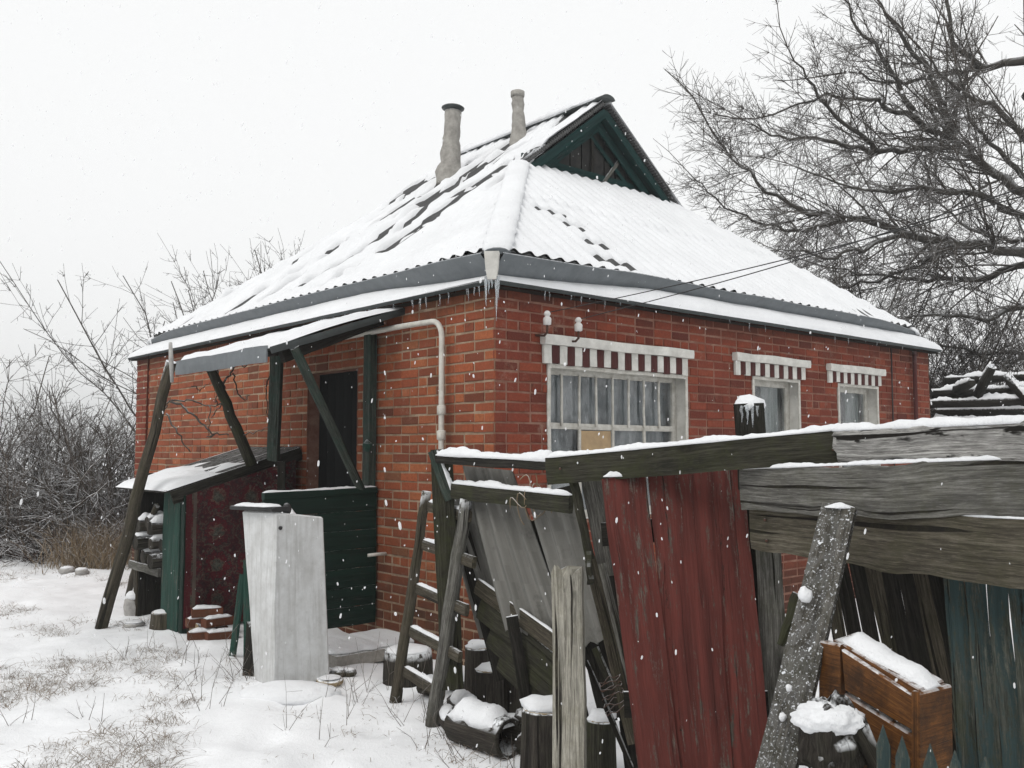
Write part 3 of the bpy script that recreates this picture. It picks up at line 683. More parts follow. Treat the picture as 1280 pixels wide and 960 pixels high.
# outlet funnel with ice
fo = E0 + UP * (ZE + .03) - (dR + dL) * .03; dv = (dR + dL).normalized()
mb = MB(1); s_ = (dR - dL).normalized()
rings = [[fo + UP * z + s_ * (x * w_) + dv * (y * w_ * .8) for x, y in ((-1, -1), (1, -1), (1, 1), (-1, 1))] for z, w_ in ((-.04, .03), (.04, .042), (.12, .048), (.145, .05))]
mb.rings(rings, [0, .1, .2, .25], [0, .1, .2, .3, .4], True, 0, False); fun = mk('gutter_outlet', mb, M['white_paint'], roof_o)
def icicle(mb, p, L, r):
    pts = [Vector(p) - UP * (L * k / 5) + Vector((mb.rng.uniform(-.003, .003), mb.rng.uniform(-.003, .003), 0)) for k in range(6)]
    mb.tube(pts, [r, r * .85, r * .62, r * .45, r * .25, .0012], 6, jit=.15)
rg = random.Random(5)
for k, (du, L, r) in enumerate(((-.04, .20, .012), (-.02, .12, .01), (.03, .3, .012), (.045, .16, .01), (.0, .08, .012))):
    mb = MB(k); icicle(mb, fo + s_ * du - UP * .02 - dv * .01, L, r); mk('icicle', mb, M['ice'], fun)
for k in range(42):
    mb = MB(k + 60); onl = k < 26
    e = rg.uniform(.15, 2.4) if onl else rg.uniform(.2, 6.3); p = (fL if onl else fR)(0.0, e, -.025); icicle(mb, p, rg.uniform(.03, .10) * (1 if onl else .7), rg.uniform(.004, .007)); mk('icicle', mb, M['ice'], roof_o)
# soffit boards below the overhang
mb = MB(); 
for fn, L in ((fL, LL), (fR, LR)):
    a, b, c, d = fn(0, 0, -.03), fn(0, L, -.03), fn(.5, L, -.5), fn(.5, 0, -.5)
    z = ZE - .035
    pts = [Vector((p.x, p.y, z)) for p in (fn(.01, .01, 0), fn(.01, L - .01, 0), fn(.2, L - .2, 0), fn(.2, .2, 0))]; mb.poly(pts)
mk('soffit', mb, M['dark_wood'], house)
# chimneys
for k, (bx, by, ty, wpx, plane) in enumerate(((566, 222, 139, 24, fL), (647, 178, 117, 17, fL))):
    base = onp(bx, by, fL(0, 0, .08), (UP - dR * TAU).normalized())
    d = ray(bx, ty); top = EY + d * (base.y / d.y); H = top.z - base.z; r = wpx / 2 * base.y / FPX
    ch = MB(40 + k); pts = []; rad = []; n = 16
    for i in range(n + 1):
        u = -.15 + 1.15 * i / n; lean = (Vector((-.04, 0, 0)) if k == 0 else Vector((.02, 0, 0))) * (1 - u)
        pts.append(base + UP * (H * u) + lean * (1 + .3 * nz(u * 6, k)))
        f = 1.18 - .28 * sst(.0, .7, u) + .16 * nz(u * 7, k * 3 + 1); f = f + (.3 * sst(.3, 0, u))
        rad.append(r * f)
    ch.tube(pts, rad, 12, jit=.07)
    co = mk('chimney', ch, M['chimney'], roof_o, label='patched chimney pipe with a flat metal cap' if k == 0 else 'plain tapering chimney pipe behind the ridge')
    if k == 0:
        cm = MB(); cm.lathe(top - UP * .02, UP + Vector((.05, 0, 0)), [(r * .75, 0), (r * .8, .03), (r * 1.2, .045), (r * 1.24, .058), (r * 1.0, .075), (r * .3, .09)], 16); mk('chimney_cap', cm, M['zinc_dark'], co)
    else:
        cm = MB(); cm.lathe(top - UP * .04, UP, [(r * 1.02, 0), (r * 1.06, .02), (r * 1.06, .06), (r * .8, .07), (r * .7, .03)], 14); mk('chimney_rim', cm, M['chimney'], co)
# pipes on the right wall
for x0, x1, r, mt in ((1111, 1111, .008, 'black'), (1138, 1138, .024, 'stripe_red')):
    a, z = WR(x0, 440); mb = MB(); mb.tube([wr(a, 2.6, r + .02), wr(a + .005, 1.8, r + .015), wr(a, .9, r + .02), wr(a, .2, r + .02)], r, 8)
    mk('cable' if r < .01 else 'downpipe', mb, M[mt], house)
# ------------------------------------------------------------------ things on the house walls
s1_, z1_ = WL(562, 425); s2_, z2_ = WL(392, 432); sB, zB = WL(559, 565)
zP = WL(545, 404)[1]
mb = MB(3); o_ = .07
pts = [wl(s2_ + .5, zP, o_), wl(s2_, zP - .01, o_), wl(s1_ + .5, zP + .005, o_), wl(s1_ + .12, zP, o_)]
for k in range(1, 7): t = k / 6 * math.pi / 2; pts.append(wl(s1_ + .12 - .12 * math.sin(t), zP - .12 * (1 - math.cos(t)), o_))
pts += [wl(s1_, zP - .5, o_), wl(s1_, zB + .1, o_), wl(s1_, zB - .5, o_)]
pipe = thing('gas_pipe', 'white bent pipe running along the brick wall left of the corner', 'pipe', wl(s1_, 0))
mk('tube', mb.tube(pts, .021, 10), M['white_pipe'], pipe)
for z in (zB + .12, zB + .3):
    mb = MB(4); mb.tube([wl(s1_, z - .035, o_), wl(s1_, z - .03, o_), wl(s1_, z + .03, o_), wl(s1_, z + .035, o_)], [.022, .033, .033, .022], 8)
    mk('coupling', mb, M['white_pipe'], pipe)
def insulator(px, py, lab):
    a, z = WR(px, py, .12); p = wr(a, z, .12); t = thing('insulator', lab, 'insulator', p, 'wire insulators above the window')
    m = MB(); m.lathe(p - UP * .06, UP, [(.015, 0), (.028, .004), (.03, .045), (.026, .054), (.017, .06), (.017, .068), (.024, .074), (.024, .086), (.016, .1), (.006, .104)], 14); mk('ceramic_body', m, M['ceramic'], t)
    m = MB(); m.tube([p - UP * .05, p - UP * .11, p - UP * .13 + dL * .03, p - UP * .12 + dL * .12], .009, 6); mk('hook', m, M['rust'], t); return p
i1 = insulator(684, 396, 'left white ceramic insulator above the barred window corner'); i2 = insulator(723, 404, 'right white ceramic insulator beside the first one')
for p, (qx, qy), lab in ((i1, (945, 314), 'upper dark wire running from the insulators out past the roof'), (i2, (945, 321), 'lower dark wire running from the insulators out past the roof')):
    st = p + UP * .03 - dL * .03
    q = P(qx, qy, 4.9); d = (q - st); end = st + d * 3.2; pts = [st + d * (3.2 * k / 20) - UP * (.10 * math.sin(math.pi * k / 20)) for k in range(21)]
    mb = MB(); mb.tube(pts, .0032, 5); mk('wire', mb, M['black'], label=lab, cat='wire', group='overhead wires', loc=st)
# tap stub pipes low on the wall
for (x, y, lab) in ((468, 698, 'short pale pipe stub beside the green panel'),):
    s, z = WL(482, 692); mb = MB(); mb.tube([wl(s, z, -.02), wl(s, z, .09), wl(s + .02, z - .005, .15)], .013, 8); mk('pipe_stub', mb, M['white_pipe'], label=lab, cat='pipe', loc=wl(s, z))
# ------------------------------------------------------------------ porch
porch = thing('porch', 'sagging snow covered porch canopy on green posts before the dark door', 'porch', wl(2, 0, .5))
def eL(s, w, z): return E0 + dL * s - dR * w + UP * z
cA = eL(1.2, -.18, ZE - .03); cB = eL(1.2, 1.0, 2.20); cC = eL(2.92, 1.0, 2.22); cD = eL(3.4, -.12, ZE - .08)
def canopy(u, v, o): # u along eave, v outwards
    p = cA.lerp(cD, u).lerp(cB.lerp(cC, u), v); p = p + UP * (o + .03 * math.sin(v * 3) * (1 - u) - .03 * math.sin(u * 3.1) * v); return p
mb = MB(); nu, nv = 26, 16
def cgrid(mb, off, flip=False, u0=0, u1=1, v0=0, v1=1, nu=26, nv=16):
    ids = [[mb.vert(canopy(u0 + (u1 - u0) * i / nu, v0 + (v1 - v0) * j / nv, off(u0 + (u1 - u0) * i / nu, v0 + (v1 - v0) * j / nv))) for j in range(nv + 1)] for i in range(nu + 1)]
    for i in range(nu):
        for j in range(nv):
            f = [ids[i][j], ids[i + 1][j], ids[i + 1][j + 1], ids[i][j + 1]]; mb.face(f[::-1] if flip else f, None, 0, True)
cgrid(mb, lambda u, v: .0); cgrid(mb, lambda u, v: -.012, True)
mb.board(canopy(0, 0, -.015), canopy(0, 1, -.015), .05, .012, -dL, seg=10, nw=2)
can = mk('canopy_sheet', mb, M['zinc_dark'], porch)
mb = MB(2); mb.board(canopy(.03, 1, -.035), canopy(1, 1, -.035), .12, .012, NL, seg=14, jit=.006, nw=2); mk('edge_strip', mb, M['zinc'], porch)
mb = MB(); cgrid(mb, lambda u, v: .004 + (.045 + .02 * nz(u * 5, v * 4, 6) + .012 * nz(u * 17, v * 12, 2)) * sst(0, .04, u) * sst(0, .03, 1 - u) * sst(0, .06, 1 - v), nu=60, nv=40); mk('snow_layer', mb, M['snow'], can)
# posts: right wall post, mid post, braces, beams
sp, zt_ = WL(464, 430, .04)
mb = MB(11); mb.board(wl(sp, .2, .05), wl(sp, 2.42, .05), .10, .07, NL, jit=.006); pst = mk('post', mb, M['green_post'], porch)
mb = MB(14); b_ = wl(sp - .05, 1.53, .1); mb.blob(b_, .035, .03, .045, 8, .2, 3); mk('bracket', mb, M['green_paint'], pst)
pm0 = P(342, 574, 7.85); pm1 = P(346, 440, 7.45)
mb = MB(12); mb.board(pm0, pm1 + UP * .02, .09, .08, NL - dL, jit=.005); mk('post', mb, M['green_post'], porch)
mb = MB(13); mb.board(P(368, 434, 6.5), P(451, 612, 7.25), .062, .045, -dL - dR * .3, jit=.003); mk('brace', mb, M['green_post'], porch)
mb = MB(15); mb.board(P(352, 446, 6.55), P(476, 400, 7.2), .09, .05, -dL, jit=.004); mk('beam', mb, M['dark_wood'], porch)
mb = MB(16); mb.board(P(232, 455, 7.6), P(345, 440, 6.75), .05, .05, NL, jit=.004); mk('beam', mb, M['dark_wood'], porch)
# green low side panel
pz = wl(1.43, 0); w0 = .02; w1 = .98
mb = MB(17)
for k in range(7):
    zz = .16 + k * .145; mb.board(pz - dR * w0 + UP * (zz + .07), pz - dR * w1 + UP * (zz + .06), .142, .022, -dL, seg=6, jit=.003)
gp = mk('side_panel', mb, M['dkgreen_paint'], porch)
mb = MB(18); mb.board(pz - dR * w0 + UP * 1.185, pz - dR * w1 + UP * 1.165, .05, .05, -dL, seg=6); mk('top_rail', mb, M['dkgreen_paint'], gp)
mb = MB(19); mb.strip(pz - dR * w0 + UP * 1.208, pz - dR * w1 + UP * 1.19, .045, .014, 20, 0, 4); mk('snow_layer', mb, M['snow'], gp)
# leaning poles under the canopy
pb = GG(126, 786)
def pole(p0, p1, r0, r1, mt, label, name='leaning_pole', cat='pole', seed=0, n=9, group=None, jit=.08, snow=False):
    m = MB(seed); k = 8; sdv = Vector((nz(seed + .3), nz(seed + 7.7), 0)) * .05
    pts = [Vector(p0).lerp(Vector(p1), i / k) + sdv * math.sin(math.pi * i / k) + Vector((nz(seed, i * .9), nz(seed + 3, i * .9), 0)) * r0 * .35 for i in range(k + 1)]
    m.tube(pts, [r0 + (r1 - r0) * i / k for i in range(k + 1)], n, jit=jit); return mk(name, m, M[mt], label=label, cat=cat, loc=p0, group=group)
pole(pb, P(213, 452, 7.32), .052, .042, 'brown_wood', 'long dark pole leaning from the snow up to the left corner of the canopy', seed=31)
pole(P(314, 580, 7.9), P(262, 456, 7.5), .048, .04, 'moss_wood', 'short mossy pole slanting between the woodshed roof and the canopy edge', seed=32)
pole(GG(160, 745) , P(196, 632, 8.0), .03, .025, 'brown_wood', 'thin crooked pole leaning beside the green woodshed board', seed=33)
# pale tube hanging at the canopy corner
mb = MB(8); mb.tube([P(213, 428, 7.25), P(214, 450, 7.25), P(215, 478, 7.25)], [.014, .02, .012], 8, jit=.1); mk('hanging_tube', mb, M['stone'], label='pale plastic tube hanging at the left corner of the canopy', cat='tube', loc=P(214, 450, 7.25))
# dry vine on the wall
mb = MB(21); rg = random.Random(4)
vroot = P(303, 505, 7.6)
def vine(pts, r):
    p3 = [P(x, y, 7.75 + .1 * nz(x * .05, y * .05)) for x, y in pts]; out = []
    for i in range(len(p3) - 1):
        for k in range(5): out.append(p3[i].lerp(p3[i + 1], k / 5) + Vector((rg.uniform(-.012, .012), 0, rg.uniform(-.012, .012))))
    out.append(p3[-1]); mb.tube(out, [r * (1 - .6 * i / len(out)) for i in range(len(out))], 5)
for pts, r in (([(214, 500), (232, 510), (252, 530), (266, 542), (286, 544)], .012), ([(214, 500), (240, 500), (262, 508), (278, 505)], .008), ([(213, 500), (204, 515), (198, 530)], .007),
               ([(208, 516), (222, 540), (238, 565)], .009), ([(276, 500), (280, 480), (292, 462), (300, 448)], .012), ([(278, 482), (270, 462), (264, 452)], .008), ([(280, 500), (272, 506), (268, 498), (274, 490), (282, 496)], .007),
               ([(292, 466), (296, 490), (304, 500), (312, 494)], .007), ([(300, 544), (320, 540), (338, 534)], .006), ([(336, 470), (332, 490), (335, 520)], .007), ([(280, 500), (270, 515), (264, 522)], .006), ([(300, 450), (305, 460), (318, 450)], .008),
               ([(240, 482), (250, 488), (262, 478)], .005), ([(262, 508), (262, 530), (260, 545)], .005), ([(266, 542), (264, 548), (258, 546)], .01)):
    vine(pts, r)
mk('dry_vine', mb, M['twig'], label='bare tangled vine hanging across the brick wall under the canopy', cat='vine', loc=vroot)
# ------------------------------------------------------------------ woodshed (lean-to)
S0 = 2.76; S1 = 3.75; WD = 1.06; zi, zo = 1.50, 1.19
shed = thing('woodshed', 'low lean-to woodshed with a hanging red carpet on one side', 'shed', wl(S0, 0, .6))
def sp_(s, w, z): return wl(s, z, w)
mb = MB(1)
for k in range(8):
    s_a = S0 - .06 + (S1 + .2 - S0) * (k + .5) / 8; mb.board(sp_(s_a, 0, zi + .02), sp_(s_a, WD + .14, zo - .03), (S1 + .2 - S0) / 8 - .004, .025, UP, seg=5, jit=.004)
mb.board(sp_(S0 - .07, 0, zi - .03), sp_(S0 - .07, WD + .1, zo - .08), .11, .022, -dL, seg=5)
srf = mk('roof', mb, M['dark_wood_bare'], shed)
mb = MB()
nu, nv = 40, 40
ids = []
for i in range(nu + 1):
    row = []
    for j in range(nv + 1):
        u, v = i / nu, j / nv; s = S0 - .07 + (S1 + .23 - S0) * u; wv = .02 + (WD + .13) * v
        th = (.036 + .03 * nz(u * 6, v * 5, 9)) * sst(.42, .78, v + .3 * nz(u * 7, v * 6, 3)) * sst(0, .04, u) * sst(0, .04, 1 - u) * sst(0, .04, 1 - v) - .002
        row.append(mb.vert(sp_(s, wv, zi + .03 + (zo - zi - .05) * wv / (WD + .14) + th)))
    ids.append(row)
for i in range(nu):
    for j in range(nv): mb.face([ids[i][j], ids[i + 1][j], ids[i + 1][j + 1], ids[i][j + 1]], None, 0, True)
mk('snow_layer', mb, M['snow'], srf)
# carpet: wavy cloth on the side facing the door
mb = MB(); nu, nv = 44, 40; ids = []
wA, wB = .08, WD
for i in range(nu + 1):
    row = []
    for j in range(nv + 1):
        u, v = i / nu, j / nv; wv = WD - u * (wB - wA); ztop = zi - .06 + (zo - zi) * wv / WD; z = .06 + (ztop - .06) * v
        o = .02 + .018 * math.sin(u * 13 + 1.5 * v) * (1 - v * .8) + .012 * nz(u * 4, v * 3)
        row.append((mb.vert(sp_(S0 - .1 - o, wv, z)), (WD - wv, z)))
    ids.append(row)
for i in range(nu):
    for j in range(nv):
        q = [ids[i][j], ids[i + 1][j], ids[i + 1][j + 1], ids[i][j + 1]]; mb.face([a[0] for a in q], [a[1] for a in q], 0, True)
mk('hanging_carpet', mb, M['carpet'], label='dark red patterned carpet hung over the woodshed side', cat='carpet', loc=sp_(S0 - .12, .5, 0))
mb = MB(3); mb.board(sp_(S0 + .16, WD, .02), sp_(S0 + .16, WD, zo - .04), .36, .03, NL, seg=6, jit=.006); mk('front_board', mb, M['green_paint'], shed)
mb = MB(4); mb.board(sp_(S0 - .06, WD - .03, 0), sp_(S0 - .06, WD - .03, zo - .06), .07, .07, NL, seg=6); mk('post', mb, M['dkgreen_paint'], shed)
mb = MB(5); mb.board(sp_(S1 + .05, WD - .05, 0), sp_(S1 + .05, WD - .05, zo - .06), .08, .08, NL, seg=6); mk('post', mb, M['brown_wood'], shed)
mb = MB(6); mb.board(sp_(S1, WD - .5, .0), sp_(S1, WD - .5, zo + .1), .95, .02, dL, seg=4); mb.board(sp_(S0 + .3, .25, 0.05), sp_(S0 + .3, .25, zi - .1), 1.1, .02, NL, seg=4); mk('inner_board', mb, M['dark_wood'], shed)
# firewood inside the open front
rg = random.Random(12)
for k in range(9):
    zz = .55 + (k // 3) * .15 + rg.uniform(-.02, .02); s = S0 + .42 + (k % 3) * .17 + rg.uniform(-.02, .02); r = rg.uniform(.05, .072)
    mb = MB(100 + k); a = sp_(s, WD + .10 - rg.uniform(0, .12), zz); b = sp_(s + .03, WD - .5, zz + .02); mb.tube([a, a.lerp(b, .5), b], [r, r * .97, r * .95], 9, jit=.1)
    lo = mk('firewood_log', mb, M['bark'], label=['snowy split log sticking out of the woodshed, %s' % q for q in ('lowest beside the green board', 'lowest in the middle', 'lowest at the outer pole', 'middle row beside the green board', 'middle row in the centre', 'middle row at the outer pole', 'top row beside the green board', 'top row in the centre', 'top row at the outer pole')][k], cat='log', group='firewood logs in the woodshed', loc=a)
    if k > 1:
        mb = MB(120 + k); mb.strip(a + UP * (r * .8) , a.lerp(b, .6) + UP * (r * .8), r * 1.7, .05, 10, 0, k); mk('snow_layer', mb, M['snow'], lo)
mb = MB(7); mb.board(sp_(S0 + .36, WD + .02, .46), sp_(S1 + .1, WD + .02, .47), .07, .03, NL); mk('shelf_rail', mb, M['grey_wood'], shed)
# old sacks / boards leaning below the logs
for k, (x0, y0, x1, y1, mt, lab) in enumerate(((172, 742, 185, 668, 'dark_wood', 'dark plank standing inside the woodshed opening'), (186, 745, 192, 690, 'brown_wood', 'narrow plank standing against the green woodshed board'))):
    mb = MB(130 + k); g = GG(x0, y0); mb.board(g, P(x1, y1, g.y + .08), .14 if k == 0 else .06, .025, NL); mk('leaning_plank', mb, M[mt], label=lab, cat='plank', loc=g)
# stones, stump, bricks by the shed
def rock(px, py, rx, rz, mt, lab, name='stone', cat='stone', snow=True, seed=0):
    g = GG(px, py); t = MB(seed); t.blob(g + UP * rz * .5, rx, rx * .85, rz, 12, .16, seed); o = mk(name, t, M[mt], label=lab, cat=cat, loc=g)
    if snow: m = MB(seed + 1); m.blob(g + UP * (rz * 1.2), rx * .85, rx * .7, rz * .45, 12, .12, seed + 2, flat=-.3); mk('snow_cap', m, M['snow'], o)
rock(166, 768, .085, .13, 'stone', 'tall rounded white stone standing left of the cut stump', seed=3); rock(181, 765, .07, .06, 'stone', 'small snow capped stone between the white stone and the stump', seed=5)
rock(178, 748, .06, .07, 'stone', 'small dark stone at the foot of the green board', seed=9); rock(167, 783, .09, .03, 'stone', 'flat snow covered stone in front of the white stone', seed=6)
for x, y, lab, sd_ in ((102, 718, 'lone dark stone in the snow near the hedge', 15), (84, 716, 'low snow capped stone left of the lone dark stone', 16)): rock(x, y, .09, .05, 'stone', lab, seed=sd_)
def stump(px, py, r, h, mt, lab, snow=.03, seed=0, lean=(0, 0), name='stump', cat='stump', snowdrop=0, mesh=False):
    g = GG(px, py); m = MB(seed); ax = Vector((lean[0], lean[1], 1)).normalized()
    prof = [(r * 1.1, -.05), (r * 1.04, h * .2), (r, h * .5), (r * .98, h * .8), (r * .97, h * .97), (r * .92, h)]
    m.lathe(g, ax, prof, 16, jit=.07); o = mk(name, m, M[mt], label=lab, cat=cat, loc=g)
    e = MB(seed + 1); e.lathe(g + ax * h, ax, [(r * .9, -.004), (r * .9, .004)], 16); mk('cut_face', e, M['endgrain'], o)
    if snow: s_ = MB(seed + 2); s_.blob(g + ax * (h + snow * .2), r * .95, r * .93, snow * 1.15, 16, .22, seed, flat=-.12); mk('snow_cap', s_, M['snow'], o)
    return o
stump(206, 783, .115, .12, 'brown_wood', 'low sawn stump in front of the green woodshed board', .018, 7)
bl = [('top brick of the small pile by the carpet', 258, 757, .16), ('middle left brick of the pile by the carpet', 252, 772, .085), ('middle right brick of the pile by the carpet', 272, 771, .085), ('bottom left brick lying before the carpet', 254, 788, .0), ('bottom right brick lying before the carpet', 277, 788, .0), ('rear brick under the pile by the carpet', 264, 778, .01)]
for k, (lab, x, y, h) in enumerate(bl):
    g = GG(x, 799 if not h else 795); g.z += h + .03; ax = (dR * (1 if k % 2 else .8) + dL * .4 * (k % 3 - 1)).normalized(); ax = Vector((.8, .55 + .2 * (k % 3 - 1), 0)).normalized()
    g = P(x, 0, 1) * 0 + g; m = MB(k + 40); m.board(g - ax * .12, g + ax * .12, .1, .068, UP, seg=2, jit=.003, nw=2); o = mk('loose_brick', m, M['brickL'], label=lab, cat='brick', group='loose bricks by the carpet', loc=g)
    m = MB(k + 50); m.strip(g + UP * .034 - ax * .11, g + UP * .034 + ax * .11, .09, .022, 10, 0, k); mk('snow_layer', m, M['snow'], o)
g = GG(243, 796); mb = MB(3); mb.lathe(g + UP * .06, Vector((-.4, -.9, .1)), [(.055, -.14), (.055, 0), (.052, .004)], 12); mb2 = mk('round_log', mb, M['bark'], label='short round log with a pale cut end beside the brick pile', cat='log', loc=g)
mb = MB(4); mb.lathe(g + UP * .06, Vector((-.4, -.9, .1)), [(.052, .005), (.05, .009)], 12); mk('cut_face', mb, M['endgrain'], mb2)
# ------------------------------------------------------------------ cabinet
gA = GG(338, 864)
def cab(px, py, Y): return P(px, py, Y)
FY = gA.y; B = [P(318, 855, FY + .26), P(340, 866, FY), P(413, 846, FY + .27)]
T = [P(302, 640, FY + .33), P(344, 642, FY + .04), P(405, 648, FY + .30)]
B.append(B[0] + B[2] - B[1]); T.append(T[0] + T[2] - T[1])
cabinet = thing('old_cabinet', 'tall dirty white metal cabinet leaning in the snow before the porch', 'cabinet', gA)
mb = MB(1); seg = 10; rings = []
def inset_ring(q, e):
    c = sum(q, Vector()) / 4; out = []
    for k in range(4):
        a, b, d = q[k], q[(k - 1) % 4], q[(k + 1) % 4]; out.append(a + (b - a).normalized() * e); out.append(a + (d - a).normalized() * e)
    return out
for i in range(seg + 1):
    u = i / seg; rings.append(inset_ring([B[k].lerp(T[k], u) + Vector((nz(k * 5, u * 3), nz(k * 5 + 2, u * 3), 0)) * .006 for k in (0, 1, 2, 3)], .012))
rings.append([p + (sum(rings[-1], Vector()) / 8 - p) * .05 + UP * .01 for p in rings[-1]])
ul = [1.1 * i / seg for i in range(seg + 2)]; mb.rings(rings, ul, [0, .02, .4, .42, .8, .82, 1.2, 1.22, 1.6], True, 0, False); body = mk('body', mb, M['old_white'], cabinet)
fn_ = (T[2] - T[1]).cross(B[1] - T[1]).normalized(); fn_ = fn_ if fn_.y < 0 else -fn_
hp = T[1].lerp(T[2], .1).lerp(B[1].lerp(B[2], .1), .08) + fn_ * .004
mb = MB(); mb.lathe(hp, fn_, [(.012, -.01), (.013, .004), (.008, .006)], 10); mk('lock_hole', mb, M['black'], body)
mb = MB(2); mb.board(T[0].lerp(T[1], -.08) + UP * .03, T[1].lerp(T[0], .0) + UP * .03 + (T[2] - T[1]) * .1, .14, .03, UP); mk('black_lid', mb, M['black'], body)
mb = MB(3); mb.blob(T[1].lerp(T[2], .18) + UP * .03 + Vector((0, .06, 0)), .03, .03, .04, 8, .1, 2); mk('knob', mb, M['black'], body)
mb = MB(4); mb.strip(T[0].lerp(T[3], .5) + UP * .005 + (T[1] - T[0]) * .45, T[1].lerp(T[2], .75) + (T[3] - T[2]) * .45 + UP * .0, .26, .045, 18, 0, 6, .3); mk('snow_layer', mb, M['snow'], body)
mb = MB(5); mb.strip(T[0].lerp(T[1], -.05) + UP * .043, T[1] + UP * .043, .12, .018, 14, 0, 8); mk('snow_layer', mb, M['snow'], body)
mb = MB(6); mb.gnarl(GG(362, 868), .30, .16, .075, 4, .25); mk('snow_drift', mb, M['snow'], kind='structure')
# green planks left of the cabinet
for k, (a, b, wpx, Y, mt, lab) in enumerate((((290, 820), (304, 718), .05, None, 'green_paint', 'thin green slat leaning left of the white cabinet'), ((313, 832), (312, 700), .085, None, 'green_paint', 'wide green plank standing behind the left side of the white cabinet'))):
    g = GG(*a); mb = MB(60 + k); mb.board(g - UP * .03, P(b[0], b[1], g.y + .12), wpx, .022, Vector((.1, -1, .1))); mk('green_plank', mb, M[mt], label=lab, cat='plank', loc=g)
mb = MB(62); g = GG(312, 845); mb.board(g - UP * .02, P(318, 775, g.y + .1), .1, .03, Vector((-.3, -1, 0)), brk1=.05); mk('dark_plank', mb, M['dark_wood'], label='short dark rotten plank at the foot of the white cabinet', cat='plank', loc=g)
# concrete step with snow, disc
g0, g1, g2, g3 = GG(440, 842), GG(498, 822), GG(462, 798), GG(415, 808)
mb = MB(70); cc = (g0 + g1 + g2 + g3) / 4 + UP * .04
mb.board(cc - dR * .40, cc + dR * .42, .6, .09, UP, seg=6, jit=.006); stp = mk('step_slab', mb, M['concrete'], label='snowy concrete slab lying before the green porch panel', cat='slab', loc=cc)
mb = MB(71); mb.strip(cc - dR * .41 + UP * .047, cc + dR * .43 + UP * .047, .6, .03, 26, 0, 9, .3); mk('snow_layer', mb, M['snow'], stp)
mb = MB(72); g = GG(412, 854); mb.lathe(g + UP * .0, UP + Vector((.06, -.1, 0)), [(.075, 0), (.085, .008), (.085, .026), (.078, .033)], 18); o = mk('wooden_disc', mb, M['endgrain'], label='round yellowish wooden disc lying at the right foot of the cabinet', cat='disc', loc=g)
mb = MB(73); mb.blob(g + UP * .035, .075, .07, .012, 14, .05, 2, flat=-.1); mk('snow_cap', mb, M['snow'], o)
for k, (x, y, r, lab) in enumerate(((436, 845, .05, 'brown stone under the near edge of the concrete slab'), (422, 846, .055, 'dark stone at the left end of the concrete slab'), (462, 795, .06, 'dark round stone at the base of the green panel'))): rock(x, y, r, r * .7, 'stone' if k == 2 else 'brown_wood', lab, seed=20 + k)
# ------------------------------------------------------------------ ladder
ladder = thing('wooden_ladder', 'old wooden ladder leaning against the fence post near the house corner', 'ladder', GG(515, 885))
lA0 = GG(494, 878); lB0 = GG(541, 907); lA1 = P(533, 614, 5.55); lB1 = P(583, 624, 4.98)
mb = MB(1); mb.tube([lA0.lerp(lA1, k / 8) + Vector((nz(k * .8, 3) * .01, 0, 0)) for k in range(9)], [.036 - .008 * k / 8 for k in range(9)], 9, jit=.1); mk('rail', mb, M['brown_wood'], ladder)
mb = MB(2); mb.tube([lB0.lerp(lB1, k / 8) + Vector((nz(k * .8, 9) * .012, 0, 0)) for k in range(9)], [.042 - .008 * k / 8 for k in range(9)], 9, jit=.1); mk('rail', mb, M['grey_wood'], ladder)
fnl = (lB0 - lA0).cross(lA1 - lA0).normalized(); fnl = fnl if fnl.y < 0 else -fnl
for k, u in enumerate((.93, .75, .54, .34, .15)):
    a = lA0.lerp(lA1, u); b = lB0.lerp(lB1, u - .005); d = (b - a); mb = MB(3 + k); mb.board(a - d * .05 - fnl * .02, b + d * (.3 if k in (1, 2, 3) else .05) - fnl * .02, .06, .026, fnl, seg=4, jit=.004); rn_ = mk('rung', mb, M['brown_wood'], ladder)
    mb = MB(30 + k); up_ = (lA1 - lA0).normalized(); mb.strip(a + d * .06 - fnl * .02 + up_ * .03, b - d * .06 - fnl * .02 + up_ * .03, .03, .014, 10, 0, k); mk('snow_layer', mb, M['snow'], rn_)
mb = MB(9); g = GG(510, 852); mb.lathe(g, UP, [(.17, -.05), (.165, .12), (.155, .2)], 18, jit=.06); o = mk('chopping_block', mb, M['bark'], label='wide chopping block behind the ladder against the brick wall', cat='chopping block', loc=g)
mb = MB(10); mb.blob(g + UP * .2, .15, .15, .03, 16, .1, 4, flat=-.1); mk('snow_cap', mb, M['snow'], o)
# logs and stumps right of the ladder
stump(598, 872, .085, .30, 'bark', 'tall upright log at the back, left of the three standing logs', .03, 80); stump(611, 893, .083, .25, 'bark', 'nearest of the three standing logs beside the dark boards', .026, 83); stump(640, 888, .075, .26, 'bark', 'rightmost of the three standing logs beside the dark boards', .026, 86)
stump(680, 968, .108, .30, 'bark', 'thick snow capped log standing in front of the pale plank', .045, 89); stump(752, 972, .068, .26, 'moss_wood', 'thin mossy log standing between the pale plank and the red boards', .032, 92)
g = GG(612, 938); ax = Vector((.72, -.69, 0)).normalized(); c = g + UP * .085
mb = MB(95)
prof = [(.092, -.22), (.1, -.1), (.098, .05), (.1, .15), (.1, .155), (.075, .157), (.07, .05)]
mb.lathe(c - ax * .02, ax, prof, 18, jit=.05); o = mk('hollow_log', mb, M['bark'], label='hollow log lying on its side half buried in snow', cat='log', loc=g)
mb = MB(96); mb.strip(c - ax * .25 + UP * .05, c + ax * .12 + UP * .05, .19, .085, 22, 0, 3, .25); mk('snow_cap', mb, M['snow'], o)
